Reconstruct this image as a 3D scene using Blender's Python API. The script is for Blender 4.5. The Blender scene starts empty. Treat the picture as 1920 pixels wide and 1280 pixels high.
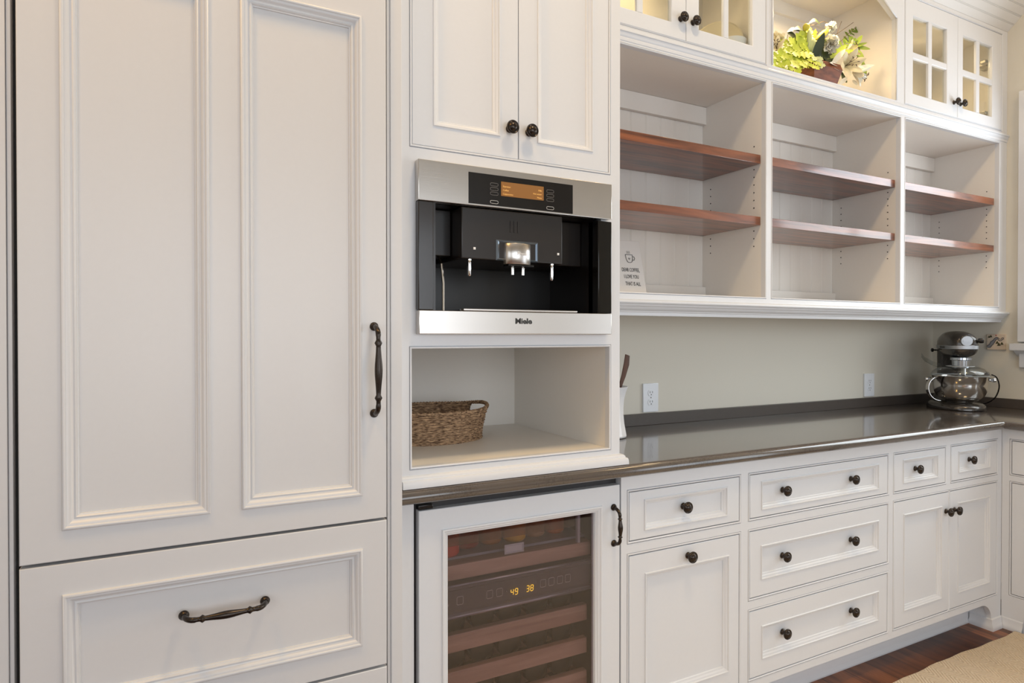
import bpy, bmesh, math, random
from mathutils import Vector, Matrix
random.seed(7)
PI = math.pi
scene = bpy.context.scene
col = scene.collection

# ------------------------------------------------------------------ camera
CAM = Vector((-1.12335, -1.48191, 1.28445))
YAW, PITCH, FPX, CX, CY = math.radians(27.4470), math.radians(-0.48119), 1188.4917, 958.348, 639.648
fwd = Vector((math.sin(YAW)*math.cos(PITCH), math.cos(YAW)*math.cos(PITCH), math.sin(PITCH)))
rgt = Vector((math.cos(YAW), -math.sin(YAW), 0))
upv = rgt.cross(fwd)
cd = bpy.data.cameras.new('camera'); cam = bpy.data.objects.new('camera', cd); col.objects.link(cam)
cam.matrix_world = Matrix(((rgt.x, upv.x, -fwd.x, CAM.x), (rgt.y, upv.y, -fwd.y, CAM.y), (rgt.z, upv.z, -fwd.z, CAM.z), (0, 0, 0, 1)))
cd.sensor_fit = 'HORIZONTAL'; cd.sensor_width = 36; cd.lens = 36*FPX/1920
cd.shift_x = (960-CX)/1920; cd.shift_y = (CY-640)/1920
cd.clip_start = .02
scene.camera = cam

def at(px, py, Y):
    d = fwd + rgt*((px-CX)/FPX) - upv*((py-CY)/FPX)
    return CAM + d*((Y-CAM.y)/d.y)

# ------------------------------------------------------------------ world, lights, exposure
w = bpy.data.worlds.new('sky'); scene.world = w; w.use_nodes = True
bg = w.node_tree.nodes['Background']; bg.inputs[0].default_value = (.88, .94, 1.0, 1); bg.inputs[1].default_value = .9
vs = scene.view_settings
vs.view_transform = 'Standard'; vs.look = 'None'; vs.gamma = 1; vs.use_curve_mapping = False; vs.exposure = 0.0
def area(name, loc, target, sx, sy, power, colr, spread=180):
    l = bpy.data.lights.new(name, 'AREA'); l.shape = 'RECTANGLE'; l.size = sx; l.size_y = sy
    l.energy = power; l.color = colr; l.spread = math.radians(spread)
    o = bpy.data.objects.new(name, l); col.objects.link(o); o.location = loc
    o.rotation_euler = (Vector(target)-Vector(loc)).to_track_quat('-Z', 'Y').to_euler()
    return o
def disk(name, loc, target, size, power, colr, spread=160):
    o = area(name, loc, target, size, size, power, colr, spread); o.data.shape = 'DISK'; return o
COOL = (.86, .925, 1.0); WARM = (1.0, .74, .40); DAY = (1, .97, .93)
area('daylight_side_window', (2.74, -.56, 1.86), (0, -.56, 1.5), 1.15, 1.1, 27, (.86, .92, 1))
area('added_door_fill', (2.74, -2.55, 1.05), (0, -2.0, 1.05), 1.5, 1.7, 22, (.80, .88, 1))  # added fill lamp in the unseen door, brightens mouldings from the right
area('daylight_rear_window', (-.4, -4.25, 1.5), (-.4, 0, 1.2), 3.0, 1.6, 40, COOL)
area('daylight_left_window', (-3.1, -2.6, 1.6), (0, -.8, 1.2), 1.8, 1.6, 10, COOL)
disk('ceiling_lamp', (-.1, -.95, 3.74), (-.1, -.75, 0), .34, 19, (1, .74, .42))
disk('ceiling_lamp_warm', (-1.75, -.55, 3.3), (-1.4, -.06, 1.9), .2, 11, (1, .55, .13))
disk('ceiling_lamp_right', (1.9, -.95, 3.74), (1.9, -.6, 0), .34, 9, (1, .70, .35))
disk('alcove_puck_lamp', (1.32, .31, 2.755), (1.32, .40, 2.3), .09, 2.3, WARM)
disk('cabinet_puck_lamp', (.48, .42, 2.77), (.48, .42, 2.3), .09, 1.1, WARM)
disk('cabinet_puck_lamp_right', (2.2, .42, 2.78), (2.2, .42, 2.3), .09, 1.2, WARM)

# ------------------------------------------------------------------ materials
def newmat(name):
    m = bpy.data.materials.new(name); m.use_nodes = True
    return m, m.node_tree.nodes, m.node_tree.links, m.node_tree.nodes['Principled BSDF']
def simple(name, c, rough=.5, metal=0, spec=.5, coat=0, bump=0, bscale=60, var=0):
    m, n, l, b = newmat(name)
    b.inputs['Base Color'].default_value = (*c, 1); b.inputs['Roughness'].default_value = rough
    b.inputs['Metallic'].default_value = metal; b.inputs['Specular IOR Level'].default_value = spec
    b.inputs['Coat Weight'].default_value = coat
    tc = n.new('ShaderNodeTexCoord')
    nz = n.new('ShaderNodeTexNoise'); nz.inputs['Scale'].default_value = bscale; l.new(tc.outputs['Object'], nz.inputs['Vector'])
    if var:
        mx = n.new('ShaderNodeMix'); mx.data_type = 'RGBA'
        mx.inputs['A'].default_value = (*[v*(1-var) for v in c], 1); mx.inputs['B'].default_value = (*[min(1, v*(1+var)) for v in c], 1)
        l.new(nz.outputs['Fac'], mx.inputs['Factor']); l.new(mx.outputs['Result'], b.inputs['Base Color'])
    if bump:
        bp = n.new('ShaderNodeBump'); bp.inputs['Strength'].default_value = bump; bp.inputs['Distance'].default_value = .001
        l.new(nz.outputs['Fac'], bp.inputs['Height']); l.new(bp.outputs['Normal'], b.inputs['Normal'])
    return m
CREAM_LIT = simple('cream_interior_lit', (.86, .822, .765), .45, bump=.02, bscale=90, var=.012)  # cream made lighter and warmer than the fronts, standing in for interior fill light
PAINT = simple('white_paint', (.745, .757, .785), .30, bump=.02, bscale=90, var=.012)
PAINTF = simple('fridge_front_grey', (.685, .682, .690), .32, bump=.02, bscale=90, var=.012)  # refrigerator fronts, a little darker than the cabinet white
WALLM = simple('wall_paint', (.73, .69, .60), .6, bump=.08, bscale=220, var=.02)
CEILM = simple('ceiling_paint', (.84, .82, .79), .5, var=.01)
BRONZE = simple('oiled_bronze', (.050, .040, .034), .26, metal=.85, bump=.05, bscale=300, var=.5)
BLACK = simple('black_plastic', (.007, .006, .006), .22, var=.1)
BROWNBLK = simple('bronze_black_gloss', (.022, .017, .014), .16, var=.1)
GAPSHADE = simple('gap_shade', (.02, .018, .016), .7)  # near-black, the shade inside door gaps put into the colour
CHROME = simple('chrome', (.80, .79, .78), .1, metal=1)
PLASTW = simple('white_plastic', (.84, .86, .90), .25)
CERAM = simple('white_ceramic', (.86, .87, .90), .12, coat=.3)
MIXP = simple('pewter_enamel', (.060, .054, .050), .25, metal=.55, coat=.5, bscale=400, var=.25)
INK = simple('dark_ink', (.03, .03, .03), .6)
FACEGRAY = simple('silver_badge', (.42, .44, .47), .42, metal=.75)
def brushed(name, c, rough, sx=1, sz=400, along='X'):
    m, n, l, b = newmat(name)
    b.inputs['Metallic'].default_value = 1; b.inputs['Roughness'].default_value = rough
    b.inputs['Anisotropic'].default_value = .6
    tc = n.new('ShaderNodeTexCoord'); mp = n.new('ShaderNodeMapping'); l.new(tc.outputs['Object'], mp.inputs[0])
    mp.inputs['Scale'].default_value = (3, 40, 500) if along == 'X' else (500, 500, 3)
    nz = n.new('ShaderNodeTexNoise'); nz.inputs['Scale'].default_value = 1; l.new(mp.outputs[0], nz.inputs['Vector'])
    mx = n.new('ShaderNodeMix'); mx.data_type = 'RGBA'
    mx.inputs['A'].default_value = (*[v*.93 for v in c], 1); mx.inputs['B'].default_value = (*c, 1)
    l.new(nz.outputs['Fac'], mx.inputs['Factor']); l.new(mx.outputs['Result'], b.inputs['Base Color'])
    bp = n.new('ShaderNodeBump'); bp.inputs['Strength'].default_value = .04; bp.inputs['Distance'].default_value = .001
    l.new(nz.outputs['Fac'], bp.inputs['Height']); l.new(bp.outputs['Normal'], b.inputs['Normal'])
    return m
STEEL = brushed('brushed_steel', (.64, .60, .56), .26)
BOWLM = simple('polished_steel', (.66, .64, .61), .12, metal=1)
def wood(name, c1, c2, rough, scale=(1.2, 14, 14), gloss=.0, nscale=2.6):
    m, n, l, b = newmat(name)
    tc = n.new('ShaderNodeTexCoord'); mp = n.new('ShaderNodeMapping'); l.new(tc.outputs['Object'], mp.inputs[0])
    mp.inputs['Scale'].default_value = scale
    nz = n.new('ShaderNodeTexNoise'); nz.inputs['Scale'].default_value = nscale; nz.inputs['Detail'].default_value = 7; nz.inputs['Distortion'].default_value = .7
    l.new(mp.outputs[0], nz.inputs['Vector'])
    r = n.new('ShaderNodeValToRGB'); r.color_ramp.elements[0].color = (*c1, 1); r.color_ramp.elements[1].color = (*c2, 1)
    r.color_ramp.elements[0].position = .34; r.color_ramp.elements[1].position = .68
    l.new(nz.outputs['Fac'], r.inputs[0]); l.new(r.outputs[0], b.inputs['Base Color'])
    b.inputs['Roughness'].default_value = rough; b.inputs['Coat Weight'].default_value = gloss; b.inputs['Coat Roughness'].default_value = .09
    return m
CHERRY = wood('cherry_wood', (.080, .022, .009), (.30, .090, .032), .38, gloss=.7)
RACKW = wood('rack_wood', (.34, .21, .155), (.50, .34, .26), .5)
BOXW = wood('planter_wood', (.11, .030, .012), (.25, .075, .030), .45, scale=(6, 6, 20))
SPOONW = wood('spoon_wood', (.07, .028, .014), (.17, .07, .035), .5, scale=(10, 10, 2))
# counter
m, n, l, b = newmat('dark_quartz'); QUARTZ = m
tc = n.new('ShaderNodeTexCoord')
nz = n.new('ShaderNodeTexNoise'); nz.inputs['Scale'].default_value = 240; nz.inputs['Detail'].default_value = 3; l.new(tc.outputs['Object'], nz.inputs['Vector'])
nz2 = n.new('ShaderNodeTexNoise'); nz2.inputs['Scale'].default_value = 7; nz2.inputs['Detail'].default_value = 5; l.new(tc.outputs['Object'], nz2.inputs['Vector'])
ad = n.new('ShaderNodeMath'); ad.operation = 'ADD'; l.new(nz.outputs['Fac'], ad.inputs[0]); l.new(nz2.outputs['Fac'], ad.inputs[1])
r = n.new('ShaderNodeValToRGB'); r.color_ramp.elements[0].color = (.070, .058, .050, 1); r.color_ramp.elements[1].color = (.100, .083, .072, 1)
r.color_ramp.elements[0].position = .8; r.color_ramp.elements[1].position = 1.25 if False else 1.0
l.new(ad.outputs[0], r.inputs[0]); l.new(r.outputs[0], b.inputs['Base Color'])
b.inputs['Roughness'].default_value = .14; b.inputs['Specular IOR Level'].default_value = .75; b.inputs['Coat Weight'].default_value = .5; b.inputs['Coat Roughness'].default_value = .06
HONED = simple('honed_quartz', (.078, .064, .055), .42, bscale=160, var=.12)
# floor planks along Y
m, n, l, b = newmat('plank_floor'); FLOORM = m
tc = n.new('ShaderNodeTexCoord'); mp = n.new('ShaderNodeMapping'); l.new(tc.outputs['Object'], mp.inputs[0]); mp.inputs['Rotation'].default_value = (0, 0, PI/2)
br = n.new('ShaderNodeTexBrick'); br.inputs['Scale'].default_value = 1; br.inputs['Brick Width'].default_value = 1.1; br.inputs['Row Height'].default_value = .13
br.inputs['Mortar Size'].default_value = .0016; br.inputs['Color1'].default_value = (.060, .018, .007, 1); br.inputs['Color2'].default_value = (.30, .105, .036, 1); br.inputs['Mortar'].default_value = (.012, .005, .003, 1); br.inputs['Bias'].default_value = -.1
l.new(mp.outputs[0], br.inputs['Vector'])
mp2 = n.new('ShaderNodeMapping'); l.new(tc.outputs['Object'], mp2.inputs[0]); mp2.inputs['Scale'].default_value = (16, 2.2, 1)
nz = n.new('ShaderNodeTexNoise'); nz.inputs['Scale'].default_value = 2; nz.inputs['Detail'].default_value = 6; l.new(mp2.outputs[0], nz.inputs['Vector'])
mx = n.new('ShaderNodeMix'); mx.data_type = 'RGBA'; mx.blend_type = 'MULTIPLY'; mx.inputs['Factor'].default_value = .85
r = n.new('ShaderNodeValToRGB'); r.color_ramp.elements[0].color = (.35, .30, .28, 1); r.color_ramp.elements[1].color = (1.5, 1.5, 1.5, 1); r.color_ramp.elements[0].position = .3; r.color_ramp.elements[1].position = .7
l.new(nz.outputs['Fac'], r.inputs[0]); l.new(br.outputs['Color'], mx.inputs['A']); l.new(r.outputs[0], mx.inputs['B']); l.new(mx.outputs['Result'], b.inputs['Base Color'])
b.inputs['Roughness'].default_value = .33
# rug: zigzag ribs
m, n, l, b = newmat('herringbone_rug'); RUGM = m
tc = n.new('ShaderNodeTexCoord'); sp = n.new('ShaderNodeSeparateXYZ'); l.new(tc.outputs['Object'], sp.inputs[0])
def mth(op, a, bv=None):
    q = n.new('ShaderNodeMath'); q.operation = op
    for i, v in enumerate((a, bv)):
        if v is None: continue
        if isinstance(v, (int, float)): q.inputs[i].default_value = v
        else: l.new(v, q.inputs[i])
    return q.outputs[0]
zig = mth('PINGPONG', sp.outputs['X'], .05)
ph = mth('ADD', mth('MULTIPLY', zig, 1.2), sp.outputs['Y'])
wv = mth('SINE', mth('MULTIPLY', ph, 2*PI/.017))
nz = n.new('ShaderNodeTexNoise'); nz.inputs['Scale'].default_value = 160; l.new(tc.outputs['Object'], nz.inputs['Vector'])
hgt = mth('ADD', mth('MULTIPLY', wv, .6), nz.outputs['Fac'])
r = n.new('ShaderNodeValToRGB'); r.color_ramp.elements[0].color = (.66, .52, .37, 1); r.color_ramp.elements[1].color = (.90, .76, .58, 1); l.new(mth('ADD', mth('MULTIPLY', hgt, .5), .25), r.inputs[0]); l.new(r.outputs[0], b.inputs['Base Color'])
bp = n.new('ShaderNodeBump'); bp.inputs['Strength'].default_value = .6; bp.inputs['Distance'].default_value = .005; l.new(hgt, bp.inputs['Height']); l.new(bp.outputs['Normal'], b.inputs['Normal'])
b.inputs['Roughness'].default_value = .95
# basket
m, n, l, b = newmat('woven_seagrass'); WICKER = m
tc = n.new('ShaderNodeTexCoord'); mp = n.new('ShaderNodeMapping'); l.new(tc.outputs['Object'], mp.inputs[0]); mp.inputs['Scale'].default_value = (1, 1, 5)
nz = n.new('ShaderNodeTexNoise'); nz.inputs['Scale'].default_value = 75; nz.inputs['Detail'].default_value = 4; l.new(mp.outputs[0], nz.inputs['Vector'])
r = n.new('ShaderNodeValToRGB'); r.color_ramp.elements[0].color = (.10, .050, .025, 1); r.color_ramp.elements[1].color = (.62, .41, .24, 1); r.color_ramp.elements[0].position = .36; r.color_ramp.elements[1].position = .66
l.new(nz.outputs['Fac'], r.inputs[0]); l.new(r.outputs[0], b.inputs['Base Color']); b.inputs['Roughness'].default_value = .7
bp = n.new('ShaderNodeBump'); bp.inputs['Strength'].default_value = .6; bp.inputs['Distance'].default_value = .002; l.new(nz.outputs['Fac'], bp.inputs['Height']); l.new(bp.outputs['Normal'], b.inputs['Normal'])
def thin_glass(name, tint, rough=.02, refl=1.0):
    m = bpy.data.materials.new(name); m.use_nodes = True; n = m.node_tree.nodes; l = m.node_tree.links; n.clear()
    o = n.new('ShaderNodeOutputMaterial'); t = n.new('ShaderNodeBsdfTransparent'); t.inputs[0].default_value = (*tint, 1)
    g = n.new('ShaderNodeBsdfGlossy'); g.inputs['Roughness'].default_value = rough
    f = n.new('ShaderNodeFresnel'); ge = n.new('ShaderNodeNewGeometry'); io = n.new('ShaderNodeMath'); io.operation = 'MULTIPLY_ADD'; io.inputs[1].default_value = 1/1.5-1.5; io.inputs[2].default_value = 1.5; l.new(ge.outputs['Backfacing'], io.inputs[0]); l.new(io.outputs[0], f.inputs[0])
    mm = n.new('ShaderNodeMath'); mm.operation = 'MULTIPLY'; mm.inputs[1].default_value = refl; l.new(f.outputs[0], mm.inputs[0])
    mx = n.new('ShaderNodeMixShader'); l.new(mm.outputs[0], mx.inputs[0]); l.new(t.outputs[0], mx.inputs[1]); l.new(g.outputs[0], mx.inputs[2]); l.new(mx.outputs[0], o.inputs[0])
    return m
GLASS = thin_glass('clear_glass', (.93, .94, .92))
TINT = thin_glass('tinted_glass', (.82, .77, .79), refl=1.5)
SHIELD = thin_glass('clear_plastic', (.86, .88, .88), .05, 1.5)
def emis(name, c, s, base=(.02, .02, .02)):
    m, n, l, b = newmat(name); b.inputs['Base Color'].default_value = (*base, 1)
    b.inputs['Emission Color'].default_value = (*c, 1); b.inputs['Emission Strength'].default_value = s; return m
AMBER = emis('amber_digits', (1, .62, .05), 1.6)
SCREEN = emis('amber_screen', (.55, .20, .02), .42, (.06, .03, .01))
SCREENT = emis('amber_screen_text', (1, .50, .12), .9)
LINEG = simple('printed_grey_lines', (.25, .24, .24), .5)
LINEB = simple('printed_light_grey', (.50, .48, .48), .5)
LINEW = simple('printed_white', (.85, .85, .85), .5)
PANELG = simple('control_panel_grey', (.10, .093, .10), .35)

# ------------------------------------------------------------------ mesh builder
def sharpen(bm, angle):
    bm.normal_update(); th_ = math.radians(angle)
    for e in bm.edges:
        if len(e.link_faces) == 2:
            if not (e.link_faces[0].smooth and e.link_faces[1].smooth) or e.calc_face_angle(0) > th_: e.smooth = False
XF = Matrix.Identity(4)
ORG = {}
class MB:
    def __init__(s): s.bm = bmesh.new(); s.T = XF.copy()
    def v(s, p): return s.bm.verts.new(s.T @ Vector(p))
    def f(s, vs, mi=0, sm=False):
        try:
            q = s.bm.faces.new(vs); q.material_index = mi; q.smooth = sm; return q
        except ValueError: return None
    def box(s, x0, x1, y0, y1, z0, z1, bev=0, mi=0):
        if bev <= 0:
            c = [s.v((x, y, z)) for z in (z0, z1) for y in (y0, y1) for x in (x0, x1)]
            for q in ((0, 1, 3, 2), (4, 6, 7, 5), (0, 4, 5, 1), (2, 3, 7, 6), (0, 2, 6, 4), (1, 5, 7, 3)): s.f([c[i] for i in q], mi)
        else:
            t = bmesh.new(); bmesh.ops.create_cube(t, size=1)
            for a in t.verts: a.co = Vector(((x0+x1)/2+a.co.x*(x1-x0), (y0+y1)/2+a.co.y*(y1-y0), (z0+z1)/2+a.co.z*(z1-z0)))
            bmesh.ops.bevel(t, geom=list(t.edges), offset=bev, segments=2, affect='EDGES', profile=.5)
            mp = {a: s.v(a.co) for a in t.verts}
            for q in t.faces: q.normal_update(); s.f([mp[a] for a in q.verts], mi, max(abs(c) for c in q.normal) < .999)
            t.free()
        return s
    def rloft(s, loops, cap=True, mi=0, capstart=False):
        """loops: (x0,x1,z0,z1,y) rectangles, lofted in order"""
        R = [[s.v((a[0], a[4], a[2])), s.v((a[1], a[4], a[2])), s.v((a[1], a[4], a[3])), s.v((a[0], a[4], a[3]))] for a in loops]
        for k_, (A, B) in enumerate(zip(R, R[1:])):
            p, q = loops[k_], loops[k_+1]; sm = abs(p[4]-q[4]) > 1e-6 and abs(p[0]-q[0]) > 1e-6
            for i in range(4): s.f([A[i], A[(i+1) % 4], B[(i+1) % 4], B[i]], mi, sm)
        if cap: s.f(R[-1], mi)
        if capstart: s.f(R[0][::-1], mi)
        return s
    def ploft(s, loops, closed=True, cap0=False, cap1=False, mi=0, sm=True):
        R = [[s.v(p) for p in L] for L in loops]
        for A, B in zip(R, R[1:]):
            k = len(A)
            for i in range(k if closed else k-1): s.f([A[i], A[(i+1) % k], B[(i+1) % k], B[i]], mi, sm)
        if cap0: s.f(R[0][::-1], mi)
        if cap1: s.f(R[-1], mi)
        return s
    def lathe(s, prof, M=None, seg=24, mi=0):
        """prof (r, h) about local z of M"""
        M = M or Matrix.Identity(4); R = []
        for r_, h in prof:
            if r_ < 1e-6: R.append([s.v(M @ Vector((0, 0, h)))])
            else: R.append([s.v(M @ Vector((r_*math.cos(2*PI*i/seg), r_*math.sin(2*PI*i/seg), h))) for i in range(seg)])
        for A, B in zip(R, R[1:]):
            for i in range(seg):
                j = (i+1) % seg
                if len(A) == 1 and len(B) == 1: continue
                if len(A) == 1: s.f([A[0], B[j], B[i]], mi, True)
                elif len(B) == 1: s.f([A[i], A[j], B[0]], mi, True)
                else: s.f([A[i], A[j], B[j], B[i]], mi, True)
        return s
    def tube(s, pts, rad, seg=8, mi=0, cap=True):
        pts = [Vector(p) for p in pts]; rr = rad if isinstance(rad, (list, tuple)) else [rad]*len(pts)
        up = None; L = []
        for i, p in enumerate(pts):
            t = (pts[min(i+1, len(pts)-1)]-pts[max(i-1, 0)]).normalized()
            if up is None: up = Vector((0, 0, 1)) if abs(t.z) < .9 else Vector((1, 0, 0))
            a = (up - t*up.dot(t)).normalized(); up = a; c = t.cross(a)
            L.append([p+(a*math.cos(2*PI*k/seg)+c*math.sin(2*PI*k/seg))*rr[i] for k in range(seg)])
        return s.ploft(L, True, cap, cap, mi)
    def prism(s, poly, x0, x1, ax='x', mi=0, sm=False):
        """poly in the other two axes, extruded on ax"""
        def P(a, q):
            return {'x': (a, q[0], q[1]), 'y': (q[0], a, q[1]), 'z': (q[0], q[1], a)}[ax]
        A = [s.v(P(x0, q)) for q in poly]; B = [s.v(P(x1, q)) for q in poly]; k = len(poly)
        for i in range(k): s.f([A[i], A[(i+1) % k], B[(i+1) % k], B[i]], mi, sm)
        s.f(A[::-1], mi); s.f(B, mi); return s
    def build(s, name, mat, parent=None, angle=32, weld=True):
        if weld: bmesh.ops.remove_doubles(s.bm, verts=s.bm.verts, dist=1e-6)
        bmesh.ops.recalc_face_normals(s.bm, faces=s.bm.faces)
        sharpen(s.bm, angle)
        me = bpy.data.meshes.new(name)
        o0 = ORG.get(parent.name, Vector((0, 0, 0))) if parent else None
        if parent is None:
            xs = [v.co for v in s.bm.verts]
            lo = Vector([min(c[i] for c in xs) for i in range(3)]); hi = Vector([max(c[i] for c in xs) for i in range(3)])
            o0 = Vector(((lo.x+hi.x)/2, (lo.y+hi.y)/2, lo.z))
        for v in s.bm.verts: v.co -= o0
        s.bm.to_mesh(me); s.bm.free()
        for mm in (mat if isinstance(mat, (list, tuple)) else [mat]): me.materials.append(mm)
        o = bpy.data.objects.new(name, me); col.objects.link(o)
        if parent: o.parent = parent; ORG[o.name] = o0.copy()
        else: o.location = o0; ORG[o.name] = o0.copy()
        return o
def thing(name, loc, label, cat, group=None):
    o = bpy.data.objects.new(name, None); col.objects.link(o); o.empty_display_size = .1
    o.location = loc; ORG[o.name] = Vector(loc); o['label'] = label; o['category'] = cat
    if group: o['group'] = group
    return o
def tag(o, label, cat, group=None, kind=None):
    o['label'] = label; o['category'] = cat
    if group: o['group'] = group
    if kind: o['kind'] = kind
    return o
def struct(o, label=None):
    o['kind'] = 'structure'
    if label: o['label'] = label
    return o
def inset(r, d, y): return (r[0]+d, r[1]-d, r[2]+d, r[3]-d, y)
def door_panel(name, rect, prect, y, parent, mat=None, th=.02, style='base'):
    """framed slab: rect door outline, prect moulding outline, recessed flat panel"""
    mb = MB()
    L = [inset(rect, 0, y+th), inset(rect, 0, y+.0018), inset(rect, .0006, y+.0006), inset(rect, .0018, y)]
    if style == 'big':
        prof = [(0, 0), (.0005, -.004), (.002, -.0055), (.0045, -.0058), (.0065, -.0046), (.0074, -.0025), (.0098, -.0022), (.0118, -.0010), (.014, .0016), (.016, .0042), (.0182, .0052), (.0198, .0040), (.0215, .0038), (.0232, .0052), (.0245, .0085), (.0262, .0092), (.027, .0125)]
    else:
        prof = [(0, 0), (.0004, -.0022), (.0016, -.0032), (.0034, -.0030), (.0044, -.0014), (.0050, .0006), (.0085, .0018), (.0112, .0042), (.0132, .0064), (.0146, .0066), (.0162, .0072), (.0176, .0092), (.0182, .0115)]
    L += [inset(prect, d, y+q) for d, q in prof]
    mb.rloft(L, True)
    mb.box(rect[0]+.002, rect[1]-.002, y+th-.002, y+th, rect[2]+.002, rect[3]-.002)
    return mb.build(name, mat or PAINT, parent, 40)
def face_frame(mb, outer, openings, y, th=.02, bead=.0065, plain=()):
    holes = [(o[0]-bead, o[1]+bead, o[2]-bead, o[3]+bead) for o in openings] + list(plain)
    xs = sorted({outer[0], outer[1]} | {o[0] for o in holes} | {o[1] for o in holes})
    zs = sorted({outer[2], outer[3]} | {o[2] for o in holes} | {o[3] for o in holes})
    def inside(x, z): return any(o[0] < x < o[1] and o[2] < z < o[3] for o in holes)
    for o in plain: mb.rloft([(*o, y), (*o, y+th)], False)
    for i in range(len(xs)-1):
        for j in range(len(zs)-1):
            if xs[i+1]-xs[i] < 1e-5 or zs[j+1]-zs[j] < 1e-5: continue
            if inside((xs[i]+xs[i+1])/2, (zs[j]+zs[j+1])/2): continue
            mb.f([mb.v((xs[i], y, zs[j])), mb.v((xs[i+1], y, zs[j])), mb.v((xs[i+1], y, zs[j+1])), mb.v((xs[i], y, zs[j+1]))])
    mb.rloft([(*outer, y), (*outer, y+th)], False)
    for o in openings:
        b = bead
        pr = [(-b, 0), (-b+.0001, .0050), (-b+.0014, .0050), (-b+.0016, -.0004), (-b+.0024, -.0016), (-b*.5+.0006, -.0020), (-.0012, -.0014), (0, .0002), (0, th)]
        mb.rloft([(o[0]+d, o[1]-d, o[2]+d, o[3]-d, y+q) for d, q in pr], False)
# knob and handle
def knob_mesh():
    mb = MB(); mb.T = Matrix.Identity(4)
    M = Matrix.Rotation(PI/2, 4, 'X')
    mb.lathe([(0, -.001), (.0098, -.001), (.0100, .0012), (.0088, .0028), (.0066, .0042), (.0056, .0075), (.0058, .0108), (.0078, .0132), (.0112, .0148), (.0146, .0162), (.0164, .0182), (.0170, .0205), (.0166, .0226), (.0156, .0238), (.0146, .0236), (.0138, .0226), (.0122, .0224), (.0112, .0236), (.0098, .0258), (.0076, .0276), (.0048, .0288), (.002, .0292), (0, .0293)], M, 28)
    bmesh.ops.remove_doubles(mb.bm, verts=mb.bm.verts, dist=1e-6); bmesh.ops.recalc_face_normals(mb.bm, faces=mb.bm.faces)
    sharpen(mb.bm, 60); me = bpy.data.meshes.new('knob'); mb.bm.to_mesh(me); mb.bm.free(); me.materials.append(BRONZE); return me
KN = knob_mesh()
def knob(x, y, z, parent, s=1.0):
    o = bpy.data.objects.new('knob', KN); col.objects.link(o); o.parent = parent
    p = XF @ Vector((x, y, z)); o.location = p - ORG[parent.name]; o.rotation_euler = XF.to_euler(); o.scale = (s*1.06,)*3
    return o
def handle_pull(a, b, y, parent, proj=.030, rmax=.0072, rend=.0045):
    """bulged bar pull between mounts a and b (x,z)"""
    mb = MB(); A = Vector((a[0], y, a[1])); B = Vector((b[0], y, b[1])); D = (B-A); L = D.length; d = D/L; o = Vector((0, -1, 0))
    pts, rr = [], []
    r0 = rend
    for k in range(7):
        t = k/6*PI/2; pts.append(A + o*(proj*.62*math.sin(t)+.004*0+proj*.38*min(1, k/3)*1.0*(.0 if k == 0 else 1)) if False else A + o*(proj*math.sin(t)) + d*(proj*.55*(1-math.cos(t)))); rr.append(r0*1.12)
    n_ = 22; s0 = proj*.55+.004; s1 = L-s0
    for k in range(n_+1):
        q = k/n_; u = s0+(s1-s0)*q
        bulge = math.exp(-((q-.5)/.24)**2)
        r_ = r0*.95+(rmax-r0*.95)*bulge
        if k in (2, n_-2): r_ = r0*1.65
        pts.append(A + d*u + o*(proj+.002*math.sin(PI*q))); rr.append(r_)
    for k in range(6, -1, -1):
        t = k/6*PI/2; pts.append(B + o*(proj*math.sin(t)) - d*(proj*.55*(1-math.cos(t)))); rr.append(r0*1.12)
    mb.tube(pts, rr, 14)
    for P in (A, B):
        mb.lathe([(0, -.0005), (.0095, -.0005), (.0100, .0015), (.0086, .0032), (.0080, .0048), (.0062, .0062), (.0055, .008)], Matrix.Translation(P) @ Matrix.Rotation(PI/2, 4, 'X'), 20)
    return mb.build('handle', BRONZE, parent, 60)

# ------------------------------------------------------------------ setting
XR, YW = 2.661, .61
XL, YF = -3.0, -4.2
def slope(y): return 2.85 + .9*(.25-y)
mb = MB(); mb.box(XL-.1, XR+.1, YF-.1, YW+.1, -.05, 0); struct(mb.build('floor', FLOORM))
mb = MB(); mb.box(XL, XR, YW, YW+.1, 0, 4.6); struct(mb.build('wall_back', WALLM))
# right wall with window hole
WY0, WY1, WZ0, WZ1 = -1.22, .075, 1.255, 2.42
mb = MB()
for y0, y1, z0, z1 in ((YF-.1, -3.35, 0, 4.6), (-3.35, -1.75, 1.95, 4.6), (-1.75, WY0, 0, 4.6), (WY1, YW+.1, 0, 4.6), (WY0, WY1, 0, WZ0), (WY0, WY1, WZ1, 4.6)): mb.box(XR, XR+.12, y0, y1, z0, z1)  # includes the opening for the added unseen door
struct(mb.build('wall_right', WALLM))
mb = MB()
for y0, y1, z0, z1 in ((YF-.1, -3.6, 0, 4.6), (-1.6, YW, 0, 4.6), (-3.6, -1.6, 0, .7), (-3.6, -1.6, 2.4, 4.6)): mb.box(XL-.1, XL, y0, y1, z0, z1)
struct(mb.build('wall_left', WALLM))
mb = MB()
for x0, x1, z0, z1 in ((XL, -2.0, 0, 4.6), (1.2, XR, 0, 4.6), (-2.0, 1.2, 0, .7), (-2.0, 1.2, 2.7, 4.6)): mb.box(x0, x1, YF-.1, YF, z0, z1)
struct(mb.build('wall_front', WALLM))
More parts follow.
